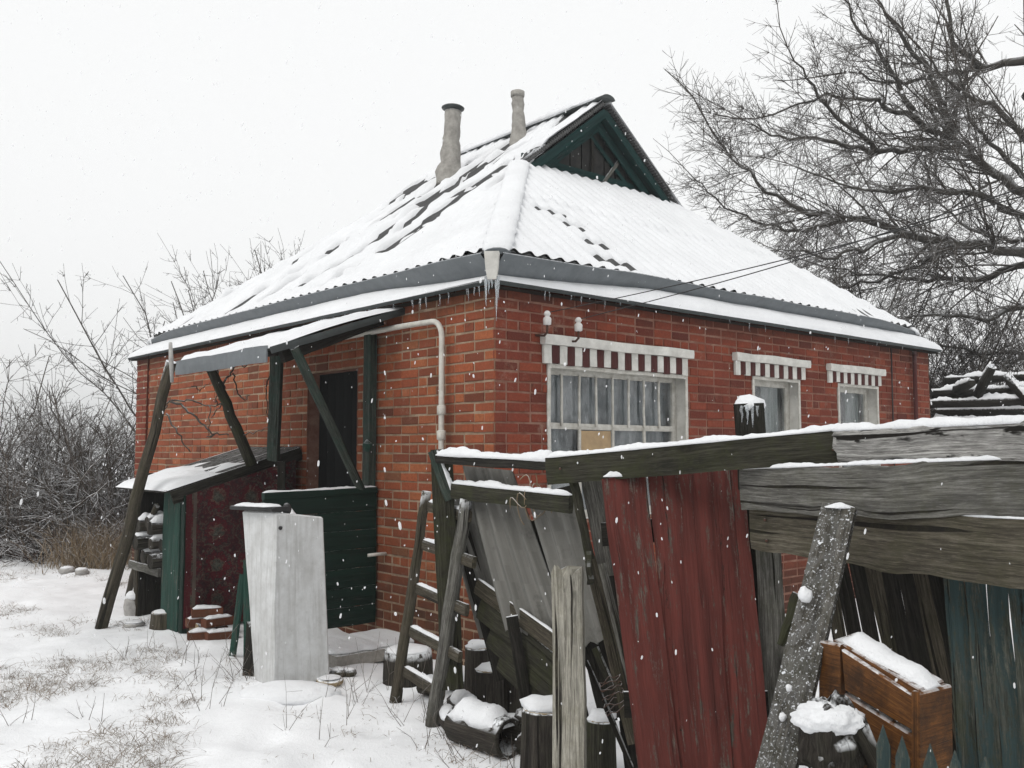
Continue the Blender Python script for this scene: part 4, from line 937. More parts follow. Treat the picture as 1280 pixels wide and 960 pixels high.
for k, (x, y, x1, y1, r, lab) in enumerate(((528, 868, 548, 872, .05, 'short dark log lying under the lowest ladder rungs'), (585, 915, 606, 908, .045, 'thin snowy log in front of the three standing logs'), (655, 945, 672, 925, .05, 'log stub poking from the snow left of the thick stump'), (570, 890, 590, 905, .06, 'small slanting log half under snow right of the ladder'), (555, 905, 566, 920, .05, 'short snowy block at the right foot of the ladder'), (563, 862, 590, 868, .05, 'thin log lying behind the slanting log'), (650, 912, 690, 918, .06, 'snow heaped log between the standing logs and the thick stump'))):
    a = GG(x, y) + UP * .05; b = GG(x1, y1) + UP * .05; mb = MB(100 + k); mb.tube([a, a.lerp(b, .5), b], [r, r, r * .95], 10, jit=.08); o = mk('fallen_log', mb, M['bark'], label=lab, cat='log', loc=a)
    mb = MB(110 + k); mb.strip(a + UP * r * .5, b + UP * r * .5, r * 1.9, r * .9, 10, 0, k + 3, .25); mk('snow_cap', mb, M['snow'], o)
# ------------------------------------------------------------------ broken fence section by the corner
bf = thing('broken_fence', 'broken dark fence panel with two snowy rails next to the ladder', 'fence', P(560, 850, 5.15) * 1)
def fbd(name, parent, a, b, w, t, mt, nrm=None, seed=0, snow=0, label=None, cat=None, group=None, w1=None, jit=.004, snoww=None, **kw):
    p0 = P(*a); p1 = P(*b); d = p1 - p0
    if nrm is None:
        vd = -((p0 + p1) / 2 - EY); nrm = vd
    m = MB(seed); m.board(p0, p1, w, t, nrm, w1=w1, jit=jit, **kw)
    o = mk(name, m, M[mt], parent, label=label, cat=cat, group=group, loc=None if parent else p0)
    if snow:
        dn = d.normalized(); n = Vector(nrm); n = (n - dn * n.dot(dn)).normalized(); sdv = dn.cross(n); sdv = sdv if sdv.z > 0 else -sdv
        m = MB(seed + 500); m.strip(p0 + sdv * (w / 2 - .003), p1 + sdv * ((w1 or w) / 2 - .003), snoww or (t * 1.05), snow, max(12, int(d.length * 40)), 0, seed + .37, .55, side=n); mk('snow_layer', m, M['snow'], o)
    return o
fbd('post', bf, (552, 562, 5.15), (566, 860, 5.1), .12, .10, 'moss_wood', seed=201)
fbd('post_end', bf, (540, 564, 5.1), (562, 625, 5.1), .055, .05, 'green_post', seed=202, snow=.02)
fbd('rail', bf, (548, 574, 5.1), (694, 582, 4.5), .05, .06, 'dark_wood', Vector((-.3, -1, 0)), seed=203, snow=.035, snoww=.075)
fbd('rail', bf, (566, 613, 5.08), (714, 630, 4.35), .085, .03, 'moss_wood', Vector((-.4, -1, 0)), seed=204, snow=.026, snoww=.04)
fbd('leaning_plank', None, (572, 640, 5.3), (628, 850, 5.15), .085, .03, 'dark_wood', seed=205, label='black rotten plank slanting down behind the ladder', cat='plank')
# corrugated slate sheets
def corr(px4, Y, seed, label, n=7):
    tl, tr, br_, bl_ = [P(x, y, yy) for (x, y), yy in zip(px4, Y)]; m = MB(seed); nu, nv = n * 8, 10
    nr = (tr - tl).cross(bl_ - tl).normalized(); nr = nr if nr.y < 0 else -nr
    for sgn in (0, -.007):
        ids = []
        for i in range(nu + 1):
            row = []
            for j in range(nv + 1):
                u, v = i / nu, j / nv; p = tl.lerp(tr, u).lerp(bl_.lerp(br_, u), v) + nr * (.016 * math.sin(u * n * 2 * math.pi) + sgn)
                if j == nv: p = p + (tl - bl_).normalized() * .03 * nz(u * 9, seed)
                row.append(m.vert(p))
            ids.append(row)
        for i in range(nu):
            for j in range(nv): m.face([ids[i][j], ids[i + 1][j], ids[i + 1][j + 1], ids[i][j + 1]], [(j * .1, i * .02)] * 4, 0, True)
    mk('corrugated_sheet', m, M['slate_pale'], label=label, cat='roof sheet', loc=bl_)
corr([(578, 582), (640, 588), (716, 800), (632, 790)], (5.1, 4.9, 4.65, 4.85), 1, 'grey corrugated slate sheet leaning behind the lower snowy rail', 4)
corr([(662, 632), (716, 628), (762, 800), (716, 810)], (4.75, 4.5, 4.4, 4.6), 2, 'narrow dark corrugated slate sheet left of the grey fence planks', 3)
corr([(545, 600), (600, 600), (660, 780), (600, 800)], (5.35, 5.3, 5.1, 5.2), 3, 'broken corrugated slate sheet hidden behind the rotten post', 4)
# boarded panel lying slanted
lp = thing('slanted_board_panel', 'grey board panel lying aslant below the corrugated sheets', 'panel', P(650, 850, 4.8))
for k, (a, b, w_) in enumerate((((596, 732, 5.1), (706, 812, 4.55), .085), ((600, 760, 5.1), (706, 842, 4.55), .11), ((612, 795, 5.05), (706, 874, 4.55), .11), ((625, 826, 5.0), (706, 900, 4.55), .10))):
    fbd('board', lp, a, b, w_, .022, 'brown_wood' if k == 0 else 'moss_wood', Vector((-.35, -1, -.05)), seed=210 + k, snow=.006 if k == 0 else 0)
fbd('batten', lp, (640, 770, 4.75), (660, 890, 4.75), .06, .03, 'dark_wood', seed=216)
# pale plank, its neighbours
fbd('pale_plank', None, (710, 700, 4.0), (712, 1060, 3.85), .135, .045, 'pale_wood', Vector((-.35, -1, .05)), seed=220, label='pale bare plank with a splintered orange top standing upright', cat='plank', brk0=.10, jit=.006, nw=9)
sticks = [((716, 600, 4.2), (740, 705, 4.15), .042, .03, 'moss_wood', 'mossy slat under the left end of the top board'),
          ((740, 592, 4.25), (762, 720, 4.2), .10, .025, 'grey_wood', 'wide grey plank just left of the red boards'),
          ((735, 690, 4.1), (738, 730, 4.05), .03, .03, 'moss_wood', 'short mossy stub hanging between the planks'),
          ((738, 700, 4.15), (792, 930, 3.95), .05, .03, 'brown_wood', 'brown slat slanting down beside the red boards'),
          ((752, 705, 4.1), (800, 900, 3.9), .035, .03, 'grey_wood', 'thin grey slat slanting down against the red boards'),
          ((733, 826, 4.1), (790, 960, 3.95), .022, .022, 'dark_wood', 'thin dark stick low between the pale plank and red boards'),
          ((744, 810, 4.15), (796, 925, 4.0), .032, .025, 'moss_wood', 'mossy stick bound with wire beside the red boards')]
for k, (a, b, w_, t_, mt, lab) in enumerate(sticks): fbd('slat', None, a, b, w_, t_, mt, seed=230 + k, label=lab, cat='slat')
mb = MB(240); rg = random.Random(9)
for q in range(5):
    c = P(762 + q * 2, 850 + q * 9, 3.98); pts = [c + Vector((math.cos(t) * .045, math.sin(t) * .03, rg.uniform(-.01, .01) + .02 * math.cos(t))) for t in [k * math.pi / 6 for k in range(13)]]; mb.tube(pts, .0022, 5)
mk('binding_wire', mb, M['rust'], label='loops of rusty wire wound round the thin sticks', cat='wire', loc=P(766, 865, 3.98))
mb = MB(241)
for q in range(4):
    pts = []; c = P(650 + q * 9, 600 + 3 * q, 4.6)
    for k in range(16): t = k / 15; pts.append(c + Vector((.05 * math.sin(t * 5 + q), .02 * math.cos(t * 7), -.16 * t + .05 * math.sin(t * 9 + q * 2))))
    mb.tube(pts, .0028, 5)
mk('frayed_rope', mb, M['straw'], label='frayed cords hanging over the lower snowy rail', cat='rope', loc=P(655, 605, 4.6))
# dark backing boards added so that the deep gap stays dark
for k, (a, b, w_, lab) in enumerate((((700, 610, 4.75), (770, 900, 4.6), .16, 'added backing board that darkens the gap behind the pale plank'), ((668, 650, 4.95), (720, 900, 4.8), .14, 'added backing board that darkens the gap behind the corrugated sheets'), ((760, 640, 4.5), (800, 960, 4.35), .14, 'added backing board that darkens the gap behind the red boards'))):
    fbd('gap_backing', None, a, b, w_, .025, 'dark_wood', seed=250 + k, label=lab, cat='board')
# ------------------------------------------------------------------ red boards
rd = thing('red_door', 'old door of three peeling red boards leaning under the mossy top board', 'door', P(870, 1050, 3.5))
def rb(x0, x1, yT, X0, X1, k, lab=None):
    Yt, Yb = 3.98 - .02 * k, 3.52; kx = 1.25
    a = P((x0 + x1) / 2, yT, Yt); b = P((X0 + X1) / 2, 960, Yb); b2 = a + (b - a) * 1.28
    m = MB(260 + k); m.board(a, b2, (x1 - x0) * Yt / FPX, .03, Vector((-.1, -1, .1)), w1=(X1 - X0) * Yb / FPX * .98, jit=.005, seg=14); return mk('board', m, M['red_paint'], rd)
r1 = rb(752, 807, 597, 800, 848, 0); r2 = rb(809.5, 887, 592, 850, 912.5, 1); r3 = rb(888, 927, 588, 914, 965, 2)
for k, (xa, ya, xb, yb) in enumerate(((754, 595, 806, 592), (811, 591, 870, 588))):
    m = MB(270 + k); m.strip(P(xa, ya + 1, 3.97), P(xb, yb + 2, 3.95), .035, .018, 14, 0, k); mk('snow_layer', m, M['snow'], r1 if k == 0 else r2)
m = MB(275); m.board(P(752, 668, 4.02), P(930, 655, 3.96), .1, .025, Vector((-.1, -1, 0))); m.board(P(780, 880, 3.72), P(960, 880, 3.66), .1, .025, Vector((-.1, -1, 0))); mk('batten', m, M['dark_wood'], rd)
# ------------------------------------------------------------------ front plank fence
ff = thing('plank_fence', 'weathered plank fence with a mossy top board crossing the foreground', 'fence', P(940, 900, 3.9))
NF = Vector((-.82, -.45, 0))
fbd('post', ff, (936, 506, 3.95), (962, 1020, 3.85), .125, .12, 'dark_wood', seed=301)
pt = P(936, 508, 3.95)
m = MB(302); m.blob(pt + UP * .0, .068, .066, .05, 14, .18, 5, flat=-.4); ps = mk('snow_cap', m, M['snow'], ff)
rg = random.Random(3)
for k in range(7):
    m = MB(310 + k); a = -2.6 + 2.0 * k / 6; icicle(m, pt + Vector((math.cos(a) * .068, math.sin(a) * .068, .0)), rg.uniform(.05, .13), .008); mk('icicle', m, M['ice'], ps)
fbd('post', ff, (958, 640, 3.83), (975, 1000, 3.75), .10, .05, 'grey_wood', seed=303)
fbd('top_board', ff, (686, 588, 4.22), (1064, 556, 3.34), .122, .045, 'moss_wood', Vector((-.3, -.9, 0)), seed=304, snow=.019, snoww=.055, label='dark mossy top board')
fbd('top_rail', ff, (1050, 556, 3.36), (1420, 548, 2.25), .105, .09, 'rot_wood', NF, seed=305, snow=.022, snoww=.085, label='silver rotten top rail', brk0=.09, jit=.016, seg=26, nw=7)
fbd('plank', ff, (928, 612, 3.70), (1420, 609, 2.28), .168, .03, 'plank_grey', NF, seed=306, jit=.013, seg=22, snow=.013, label='wide grey plank')
fbd('plank', ff, (942, 660, 3.72), (1420, 703, 2.28), .19, .035, 'plank_brown', NF, jit=.012, seg=22, seed=307, snow=.014, label='lower brown plank')
for k, (x, y, Y) in enumerate(((950, 600, 3.63), (952, 628, 3.62), (956, 650, 3.63), (958, 676, 3.62), (700, 586, 4.17), (1042, 562, 3.37))):
    m = MB(390 + k); p_ = P(x, y, Y - .035); m.lathe(p_, EY - p_, [(.006, -.03), (.006, .0), (.004, .002)], 8); mk('nail_head', m, M['rust'], ff)
# pickets on the far side of the fence
for k in range(10):
    x = 1020 + k * 19; Y = 3.62 - k * .07; xb = x + 62
    fbd('picket', ff, (x, 640, Y), (xb + 22 + k * 2, 1080, Y - .14), .052, .018, 'dark_wood' if k % 3 else 'brown_wood', seed=320 + k, brk0=.03)
# blue-green board panel at the right
bp = thing('blue_board_panel', 'faded blue green board panel below the brown plank at the right edge', 'panel', P(1260, 1000, 2.7))
for k in range(7):
    x = 1192 + k * 27; xb = x + 28 + k * 3; Y = 2.98 - k * .075
    fbd('board', bp, (x, 720 + k * 3, Y), (xb + 6, 1165, Y - .14), .057, .022, 'blue_paint', seed=340 + k, w1=.063)
# leaning snow speckled plank and its stub
fbd('leaning_plank', None, (1050, 634, 2.98), (914, 1190, 2.60), .105, .04, 'speck_wood', Vector((-.55, -.8, .15)), seed=350, snow=.0, label='thick snow speckled plank leaning across the fence in front', cat='plank', w1=.11)
lpk = [o for o in bpy.data.objects if o.get('label', '').startswith('thick snow speckled')][0]
m = MB(351); m.strip(P(1031, 634, 2.98), P(1068, 635, 2.96), .05, .016, 12, 0, 2); mk('snow_layer', m, M['snow'], lpk)
for k, (x, y, Y, sz) in enumerate(((1006, 744, 2.86, .02), (986, 860, 2.76, .010), (978, 896, 2.75, .011))):
    m = MB(352 + k); m.blob(P(x, y, Y), sz, sz * .8, sz * 1.1, 10, .25, 3 + k); mk('snow_clump', m, M['snow'], lpk)
fbd('stub', None, (1002, 745, 2.93), (976, 806, 2.95), .06, .03, 'moss_wood', Vector((-.5, -.85, 0)), seed=352, label='short pointed mossy board stub stuck behind the leaning plank', cat='stub', w1=.02)
# orange wooden drawer with snow
dr = thing('orange_dresser', 'orange varnished wooden dresser standing behind the pickets with snow on top', 'dresser', P(1100, 900, 2.6))
def quadslab(name, pts, th, mt, parent, seed=0):
    p = [P(*q) for q in pts]; n = (p[1] - p[0]).cross(p[3] - p[0]).normalized(); n = n if n.dot(EY - p[0]) > 0 else -n
    m = MB(seed); c0 = [q for q in p]; L = (p[1] - p[0]).length; H = (p[3] - p[0]).length; e = .006
    cc = sum(p, Vector()) / 4; inn = [q + (cc - q).normalized() * e for q in p]
    fr = [m.vert(q + n * .004) for q in inn]; mi = [m.vert(q) for q in p]; bk = [m.vert(q - n * th) for q in p]
    uv = [(0, 0), (L, 0), (L, H), (0, H)]; 
    m.face(fr, uv)
    for k in range(4):
        j = (k + 1) % 4; m.face([mi[k], mi[j], fr[j], fr[k]], [uv[k], uv[j], uv[j], uv[k]]); m.face([bk[k], bk[j], mi[j], mi[k]], [(0, 0), (L, 0), (L, th), (0, th)])
    m.face(bk[::-1], uv); return mk(name, m, M[mt], parent)
quadslab('front_panel', [(1052, 812, 2.76), (1146, 872, 2.58), (1144, 915, 2.58), (1056, 862, 2.76)], .02, 'orange_varnish', dr, 1)
quadslab('lower_panel', [(1056, 867, 2.77), (1144, 920, 2.59), (1144, 1225, 2.59), (1060, 1180, 2.77)], .02, 'orange_varnish', dr, 2)
quadslab('side', [(1148, 866, 2.565), (1188, 856, 2.66), (1194, 1215, 2.66), (1150, 1238, 2.56)], .02, 'orange_varnish', dr, 3)
quadslab('side', [(1024, 800, 2.82), (1051, 806, 2.765), (1058, 1188, 2.765), (1028, 1174, 2.83)], .02, 'orange_varnish', dr, 4)
quadslab('top', [(1042, 800, 2.80), (1150, 864, 2.58), (1180, 852, 2.68), (1072, 790, 2.9)], .02, 'orange_varnish', dr, 5)
m = MB(6); m.strip(P(1052, 801, 2.84), P(1168, 860, 2.62), .105, .045, 26, 0, 7, .35); mk('snow_layer', m, M['snow'], dr)
# snowy bark root
rt = P(1040, 935, 2.62); m = MB(360); m.gnarl(rt + UP * .02, .085, .08, .11, 5, 1.15); m.tube([rt, rt + Vector((.01, .02, -.25)), Vector((rt.x + .03, rt.y + .03, -.05))], [.07, .06, .08], 9, jit=.15); m.tube([rt + UP * .08, rt + Vector((.06, -.03, .07)), rt + Vector((.1, -.05, -.02)), rt + Vector((.12, -.05, -.2))], [.035, .03, .022, .015], 8, jit=.15)
o = mk('tree_root', m, M['bark'], label='gnarled snow covered root beside the orange dresser', cat='root', loc=rt)
m = MB(361); m.gnarl(rt + Vector((-.01, -.01, .085)), .095, .075, .042, 9, .6); mk('snow_cap', m, M['snow'], o)
# low pointed pickets
lf = thing('low_picket_fence', 'low row of small pointed green grey pickets at the bottom edge', 'fence', P(1150, 1000, 2.35))
for k, (x, y) in enumerate(((1104, 906), (1128, 920), (1163, 930), (1194, 938), (1232, 946))):
    Y = 2.45 - k * .05; a = P(x, y, Y); b = P(x + 6, 1270, Y - .03); d = (b - a); m = MB(370 + k)
    n = Vector((-.3, -1, 0)); dn = d.normalized(); n = (n - dn * n.dot(dn)).normalized(); sdv = dn.cross(n); w_ = .034
    prof = [(0, 0), (.5, .055), (.5, d.length), (-.5, d.length), (-.5, .055)]
    f = [m.vert(a + dn * v + sdv * (u * w_) + n * .009) for u, v in prof]; bk = [m.vert(a + dn * v + sdv * (u * w_) - n * .009) for u, v in prof]
    uv = [(v, u * w_) for u, v in prof]; m.face(f, uv); m.face(bk[::-1], uv[::-1])
    for q in range(5): r_ = (q + 1) % 5; m.face([f[r_], f[q], bk[q], bk[r_]], [uv[r_], uv[q], uv[q], uv[r_]])
    mk('picket', m, M['blue_paint'], lf)
m = MB(376); m.board(P(1095, 990, 2.5), P(1260, 1020, 2.2), .05, .03, Vector((-.3, -1, 0))); mk('rail', m, M['dark_wood'], lf)
# ------------------------------------------------------------------ bare trees and shrubs
def grow(mb, p, d, L, r, lvl, mx, rg, wig, bias, dens, minr=.0035, lenf=(.35, .65), tips=None):
    n = max(2 if L < .3 else 3, int(L / (.28 if lvl < 2 else .16))); n = min(n, 12); st = L / n; pts = [p]; ds = [d]
    for i in range(n):
        d = (d + Vector((rg.gauss(0, wig), rg.gauss(0, wig), rg.gauss(0, wig))) + bias * (.5 if lvl else .25)).normalized(); p = p + d * st; pts.append(p); ds.append(d)
    e = max(minr * .7, r * .35); rad = [max(minr * .7, r + (e - r) * i / n) for i in range(n + 1)]
    mb.tube(pts, rad, 6 if r > .05 else 4 if r > .015 else 3, cap=False)
    if lvl < mx:
        k = max(2, int(L * dens[lvl] + rg.random()))
        for _ in range(k):
            u = rg.uniform(.12, 1); i = min(n, int(u * n)); dd = ds[i]; ax = dd.orthogonal().normalized(); ax = Matrix.Rotation(rg.uniform(0, 6.283), 3, dd) @ ax
            nd = (Matrix.Rotation(R(rg.uniform(25, 65)), 3, ax) @ dd).normalized()
            grow(mb, pts[i], nd, L * rg.uniform(*lenf) * (1.1 - .5 * u), max(minr, rad[i] * rg.uniform(.4, .65)), lvl + 1, mx, rg, wig, bias, dens, minr, lenf)
TY = 14.0
big = thing('large_bare_tree', 'large spreading bare tree with long dark limbs right of the house', 'tree', (P(1310, 560, TY).x, TY, 0))
rg = random.Random(77); trunk = MB(1); crown = MB(2)
def limb(pts, r0, r1, side, dens=3.2, bias=Vector((0, 0, .05)), clen=2.0):
    p3 = [P(x, y, TY + dy) for x, y, dy in pts]; out = []; 
    for i in range(len(p3) - 1):
        for k in range(4):
            out.append(p3[i].lerp(p3[i + 1], k / 4) + Vector((rg.uniform(-1, 1), rg.uniform(-1, 1), rg.uniform(-1, 1))) * .04)
    out.append(p3[-1]); n = len(out); rad = [(r0 * .62) * (1 - i / (n - 1)) ** 1.1 + r1 * .7 for i in range(n)]; trunk.tube(out, rad, 7, jit=.08)
    L = sum((out[i + 1] - out[i]).length for i in range(n - 1)); k = int(L * dens * 2.5)
    for _ in range(k):
        u = rg.uniform(.08, 1); i = min(n - 2, int(u * (n - 1))); dd = (out[i + 1] - out[i]).normalized(); ax = Matrix.Rotation(rg.uniform(0, 6.283), 3, dd) @ dd.orthogonal().normalized()
        nd = Matrix.Rotation(R(rg.uniform(25, 60)), 3, ax) @ dd; nd = (nd * Vector((1, .6, 1))).normalized()
        grow(crown, out[i], nd, clen * rg.uniform(.5, 1.15) * (1.1 - .45 * u), max(.007, min(.022, rad[i] * .34)), 1, 3, rg, .13, bias, (0, 6.5, 9.5, 9.0, 0), .0031, (.30, .58))
    grow(crown, out[-1], (out[-1] - out[-2]).normalized(), clen * .8, r1, 1, 3, rg, .12, bias, (0, 6.5, 9.5, 9.0, 0), .0031)
tx = P(1310, 560, TY).x
trunk.tube([Vector((tx, TY, -.2)), Vector((tx, TY, 1.5)), P(1312, 400, TY), P(1306, 250, TY), P(1296, 130, TY), P(1290, 30, TY), P(1285, -60, TY)], [.36, .30, .25, .2, .16, .12, .08], 12, jit=.05)
dn_ = Vector((-.02, 0, -.07)); up_ = Vector((-.02, 0, .08))
limb([(1290, 318, 0), (1200, 304, -.5), (1130, 292, -.9), (1060, 270, -1), (1000, 263, -1), (945, 228, -.8), (905, 185, -.6)], .10, .02, 1, 3.6, dn_, 1.9)
limb([(1286, 245, 0), (1230, 208, .4), (1185, 172, .5), (1130, 142, .3), (1085, 122, 0), (1030, 120, -.3), (985, 135, -.4)], .10, .02, 1, 3.4, up_, 1.9)
limb([(1190, 172, .4), (1165, 95, .2), (1130, 45, 0), (1090, -10, 0)], .08, .02, 1, 3.2, up_, 1.5)
limb([(1284, 72, 0), (1225, 86, .6), (1180, 94, .8), (1120, 105, .8), (1060, 90, .8)], .09, .018, 1, 3.4, up_, 1.5)
limb([(1225, 86, .6), (1192, 52, .3), (1182, 0, .2), (1190, -50, 0)], .06, .02, 1, 3.0, up_, 1.3)
limb([(1200, 180, .5), (1140, 186, -.3), (1090, 190, -.6), (1030, 176, -.8), (975, 172, -.9), (930, 150, -.9)], .08, .014, 1, 3.6, Vector((-.03, 0, .02)), 1.6)
limb([(1288, 275, 0), (1220, 242, -.9), (1150, 235, -1.3), (1080, 240, -1.5), (1010, 215, -1.5)], .08, .014, 1, 3.6, Vector((-.03, 0, -.02)), 1.6)
limb([(1290, 330, 0), (1220, 350, .6), (1160, 350, .9), (1090, 345, 1.2), (1020, 330, 1.3)], .08, .016, 1, 4.2, dn_, 1.6)
limb([(1292, 380, 0), (1230, 400, -.3), (1170, 390, -.5), (1110, 400, -.5)], .06, .014, 1, 4.6, dn_, 1.5)
limb([(1286, 180, 0), (1240, 130, -.8), (1200, 120, -1.2), (1150, 60, -1.4)], .07, .016, 1, 3.4, up_, 1.4)
limb([(1200, 304, -.5), (1150, 332, .2), (1100, 350, .6), (1050, 358, .9), (990, 342, 1.0)], .05, .012, 1, 3.6, dn_, 1.4)
limb([(1130, 292, -.9), (1080, 312, -1.2), (1030, 322, -1.5), (975, 312, -1.7)], .05, .012, 1, 3.6, dn_, 1.3)
limb([(1060, 270, -1), (1010, 288, -.6), (955, 282, -.3), (905, 258, -.2), (870, 225, -.1)], .045, .010, 1, 3.6, Vector((-.02, 0, .03)), 1.2)
limb([(1140, 140, .3), (1100, 65, .2), (1065, 20, 0), (1045, -30, 0)], .055, .012, 1, 3.4, up_, 1.3)
limb([(1100, 190, -.6), (1045, 148, -.8), (1005, 95, -.9), (985, 60, -1)], .05, .012, 1, 3.4, up_, 1.2)
limb([(1295, 440, .5), (1220, 440, .8), (1150, 430, 1.2), (1090, 415, 1.5)], .05, .012, 1, 3.6, dn_, 1.3)
limb([(1292, 230, -.6), (1250, 190, -1.2), (1215, 150, -1.6), (1195, 80, -1.9)], .06, .012, 1, 3.4, up_, 1.4)
limb([(1290, 300, .6), (1240, 300, 1.2), (1190, 270, 1.8), (1140, 220, 2.2)], .06, .012, 1, 3.4, up_, 1.4)
limb([(1290, 260, 0), (1360, 200, .3), (1450, 150, 0)], .14, .03, 1, 1.6, up_, 1.8)
limb([(1280, 120, 0), (1340, 60, .3), (1400, 0, 0)], .1, .03, 1, 1.6, up_, 1.8)
mk('trunk', trunk, M['tree_bark'], big); mk('crown', crown, M['twig'], big)
print('tree verts', len(crown.v))
def shrub(px, py, n, H, spread, mt, label, name='bare_shrub', cat='shrub', group=None, seed=0, Y=None, mx=2, dens=(3.2, 5, 5), wig=.13, tilt=.35, r=.018, bias=.03, minr=.004, lf=(.25, .5)):
    base = GG(px, py) if Y is None else Vector((P(px, py, Y).x, Y, 0)); base.z = gz(base.x, base.y) - .05; rg = random.Random(seed); m = MB(seed)
    for k in range(n):
        p = base + Vector((rg.gauss(0, spread), rg.gauss(0, spread * .7), 0)); d = Vector((rg.gauss(0, tilt), rg.gauss(0, tilt), 1)).normalized()
        grow(m, p, d, H * rg.uniform(.55, 1.05), r * rg.uniform(.6, 1.2), 0, mx, rg, wig, Vector((0, 0, bias)), dens, minr, lf)
    return mk(name, m, M[mt], label=label, cat=cat, group=group, loc=base)
G1 = 'bare shrubs along the left hedge'
hed = [(-25, 700, 3.6, 'leftmost tall shrub of the hedge, cut by the left edge of the photo'), (30, 692, 3.5, 'tall seed topped shrub of the hedge near the left edge'), (70, 690, 2.9, 'pale shrub of the hedge between the seed topped one and the fan shaped one'), (100, 692, 3.1, 'fan shaped tall shrub in the middle of the hedge'), (138, 690, 2.9, 'slim shrub of the hedge just left of the house corner'), (168, 688, 2.6, 'shrub half hidden behind the far house corner')]
for k, (x, y, H, lab) in enumerate(hed): shrub(x, y, 36, H * .87, .6, 'hedge_twig', lab, group=G1, seed=400 + k, Y=13.6 + .5 * (k % 3), wig=.19, dens=(4, 6.5, 5))
# low thicket mass at the hedge foot: nobody could count it
m = MB(420); rg = random.Random(21)
for k in range(620):
    x = rg.uniform(-90, 190); Y = rg.uniform(12.6, 15.5); b = Vector((P(x, 600, Y).x, Y, 0)); d = Vector((rg.gauss(0, .8), rg.gauss(0, .6), .9)).normalized()
    grow(m, b, d, rg.uniform(.6, 1.7), .011, 1, 2, rg, .25, Vector((0, 0, -.06)), (0, 6, 5), .0045, (.3, .6))
mk('hedge_thicket', m, M['hedge_twig'], label='dark tangled thicket filling the foot of the left hedge', cat='thicket', kind='stuff')
m = MB(421)
for k in range(150):
    x = rg.gauss(75, 42); Y = rg.uniform(12.2, 13.4); b = Vector((P(x, 600, Y).x, Y, 0)); d = Vector((rg.gauss(0, .9), rg.gauss(0, .6), .7)).normalized()
    grow(m, b, d, rg.uniform(.5, 1.15), .009, 1, 2, rg, .25, Vector((0, 0, -.12)), (0, 6, 5), .0042, (.3, .6))
mk('bramble_thicket', m, M['bramble'], label='reddish brown brambles arching over the snow before the hedge', cat='brambles', kind='stuff')
def blade(m, p, d, L, w, bend):
    pts = [p, p + d * L * .5 + bend * .25 * L, p + d * L * .85 + bend * .9 * L]; sdv = d.cross(Vector((m.rng.uniform(-1, 1), m.rng.uniform(-1, 1), .2))).normalized() * w
    i = [m.vert(pts[0] - sdv), m.vert(pts[0] + sdv), m.vert(pts[1] + sdv * .8), m.vert(pts[1] - sdv * .8), m.vert(pts[2])]
    m.face([i[0], i[1], i[2], i[3]]); m.face([i[3], i[2], i[4]])
m = MB(422)
for k in range(1500):
    x = rg.gauss(118, 26); Y = rg.uniform(11.6, 13.2) if x > 60 else rg.uniform(11.2, 12.2); b = Vector((P(x, 600, Y).x, Y, 0)); blade(m, b, Vector((rg.gauss(0, .35), rg.gauss(0, .35), 1)).normalized(), rg.uniform(.3, .95), .004, Vector((rg.gauss(0, .3), rg.gauss(0, .3), -.1)))
mk('dry_reeds', m, M['straw'], label='pale straw coloured dry grass before the hedge near the house', cat='grass', kind='stuff')
# trees behind the roof at the left
shrub(285, 560, 60, 5.7, .8, 'twig', 'bare tree rising behind the left slope of the roof', 'bare_tree', 'tree', None, 440, Y=19, mx=3, dens=(2.2, 3.6, 4.4), tilt=.13, r=.024, minr=.0045, bias=.05, lf=(.22, .38))
shrub(362, 560, 40, 6.2, .6, 'twig', 'smaller bare tree showing its top over the roof edge, right of the other', 'bare_tree', 'tree', None, 441, Y=20, mx=3, dens=(2.2, 3.6, 4.4), tilt=.13, r=.024, minr=.0045, lf=(.22, .38))
# thicket at the right behind the house
G2 = 'bare shrubs behind the house at the right'
for k, (x, H, Y, lab) in enumerate(((1010, 5.6, 16.5, 'dense bare shrub showing just above the roof slope'), (1090, 4.8, 16, 'dense bare shrub above the far eaves corner'), (1160, 4.4, 15.5, 'dense dark shrub right of the far house corner'), (1220, 4.0, 15, 'dense dark shrub over the snowy timber pile'), (1275, 3.9, 15.5, 'dense dark shrub at the right edge behind the timber pile'), (1330, 4.2, 15, 'dense dark shrub cut off by the right edge of the photo'))):
    shrub(x, 560, 36, H, .8, 'twig', lab, group=G2, seed=450 + k, Y=Y, mx=3, dens=(3.0, 4.5, 5), tilt=.42, r=.022, minr=.005)
m = MB(470)
for k in range(1100):
    x = rg.uniform(1020, 1400); Y = rg.uniform(14, 17); b = Vector((P(x, 560, Y).x, Y, 0)); d = Vector((rg.gauss(0, .8), rg.gauss(0, .6), 1)).normalized()
    grow(m, b, d, rg.uniform(.8, 3.0), .013, 1, 2, rg, .25, Vector((0, 0, -.05)), (0, 5, 5), .005, (.3, .6))
mk('right_thicket', m, M['twig'], label='dark tangled thicket behind the timber pile at the right', cat='thicket', kind='stuff'); bpy.data.objects['right_thicket'].name = 'dark_thicket'
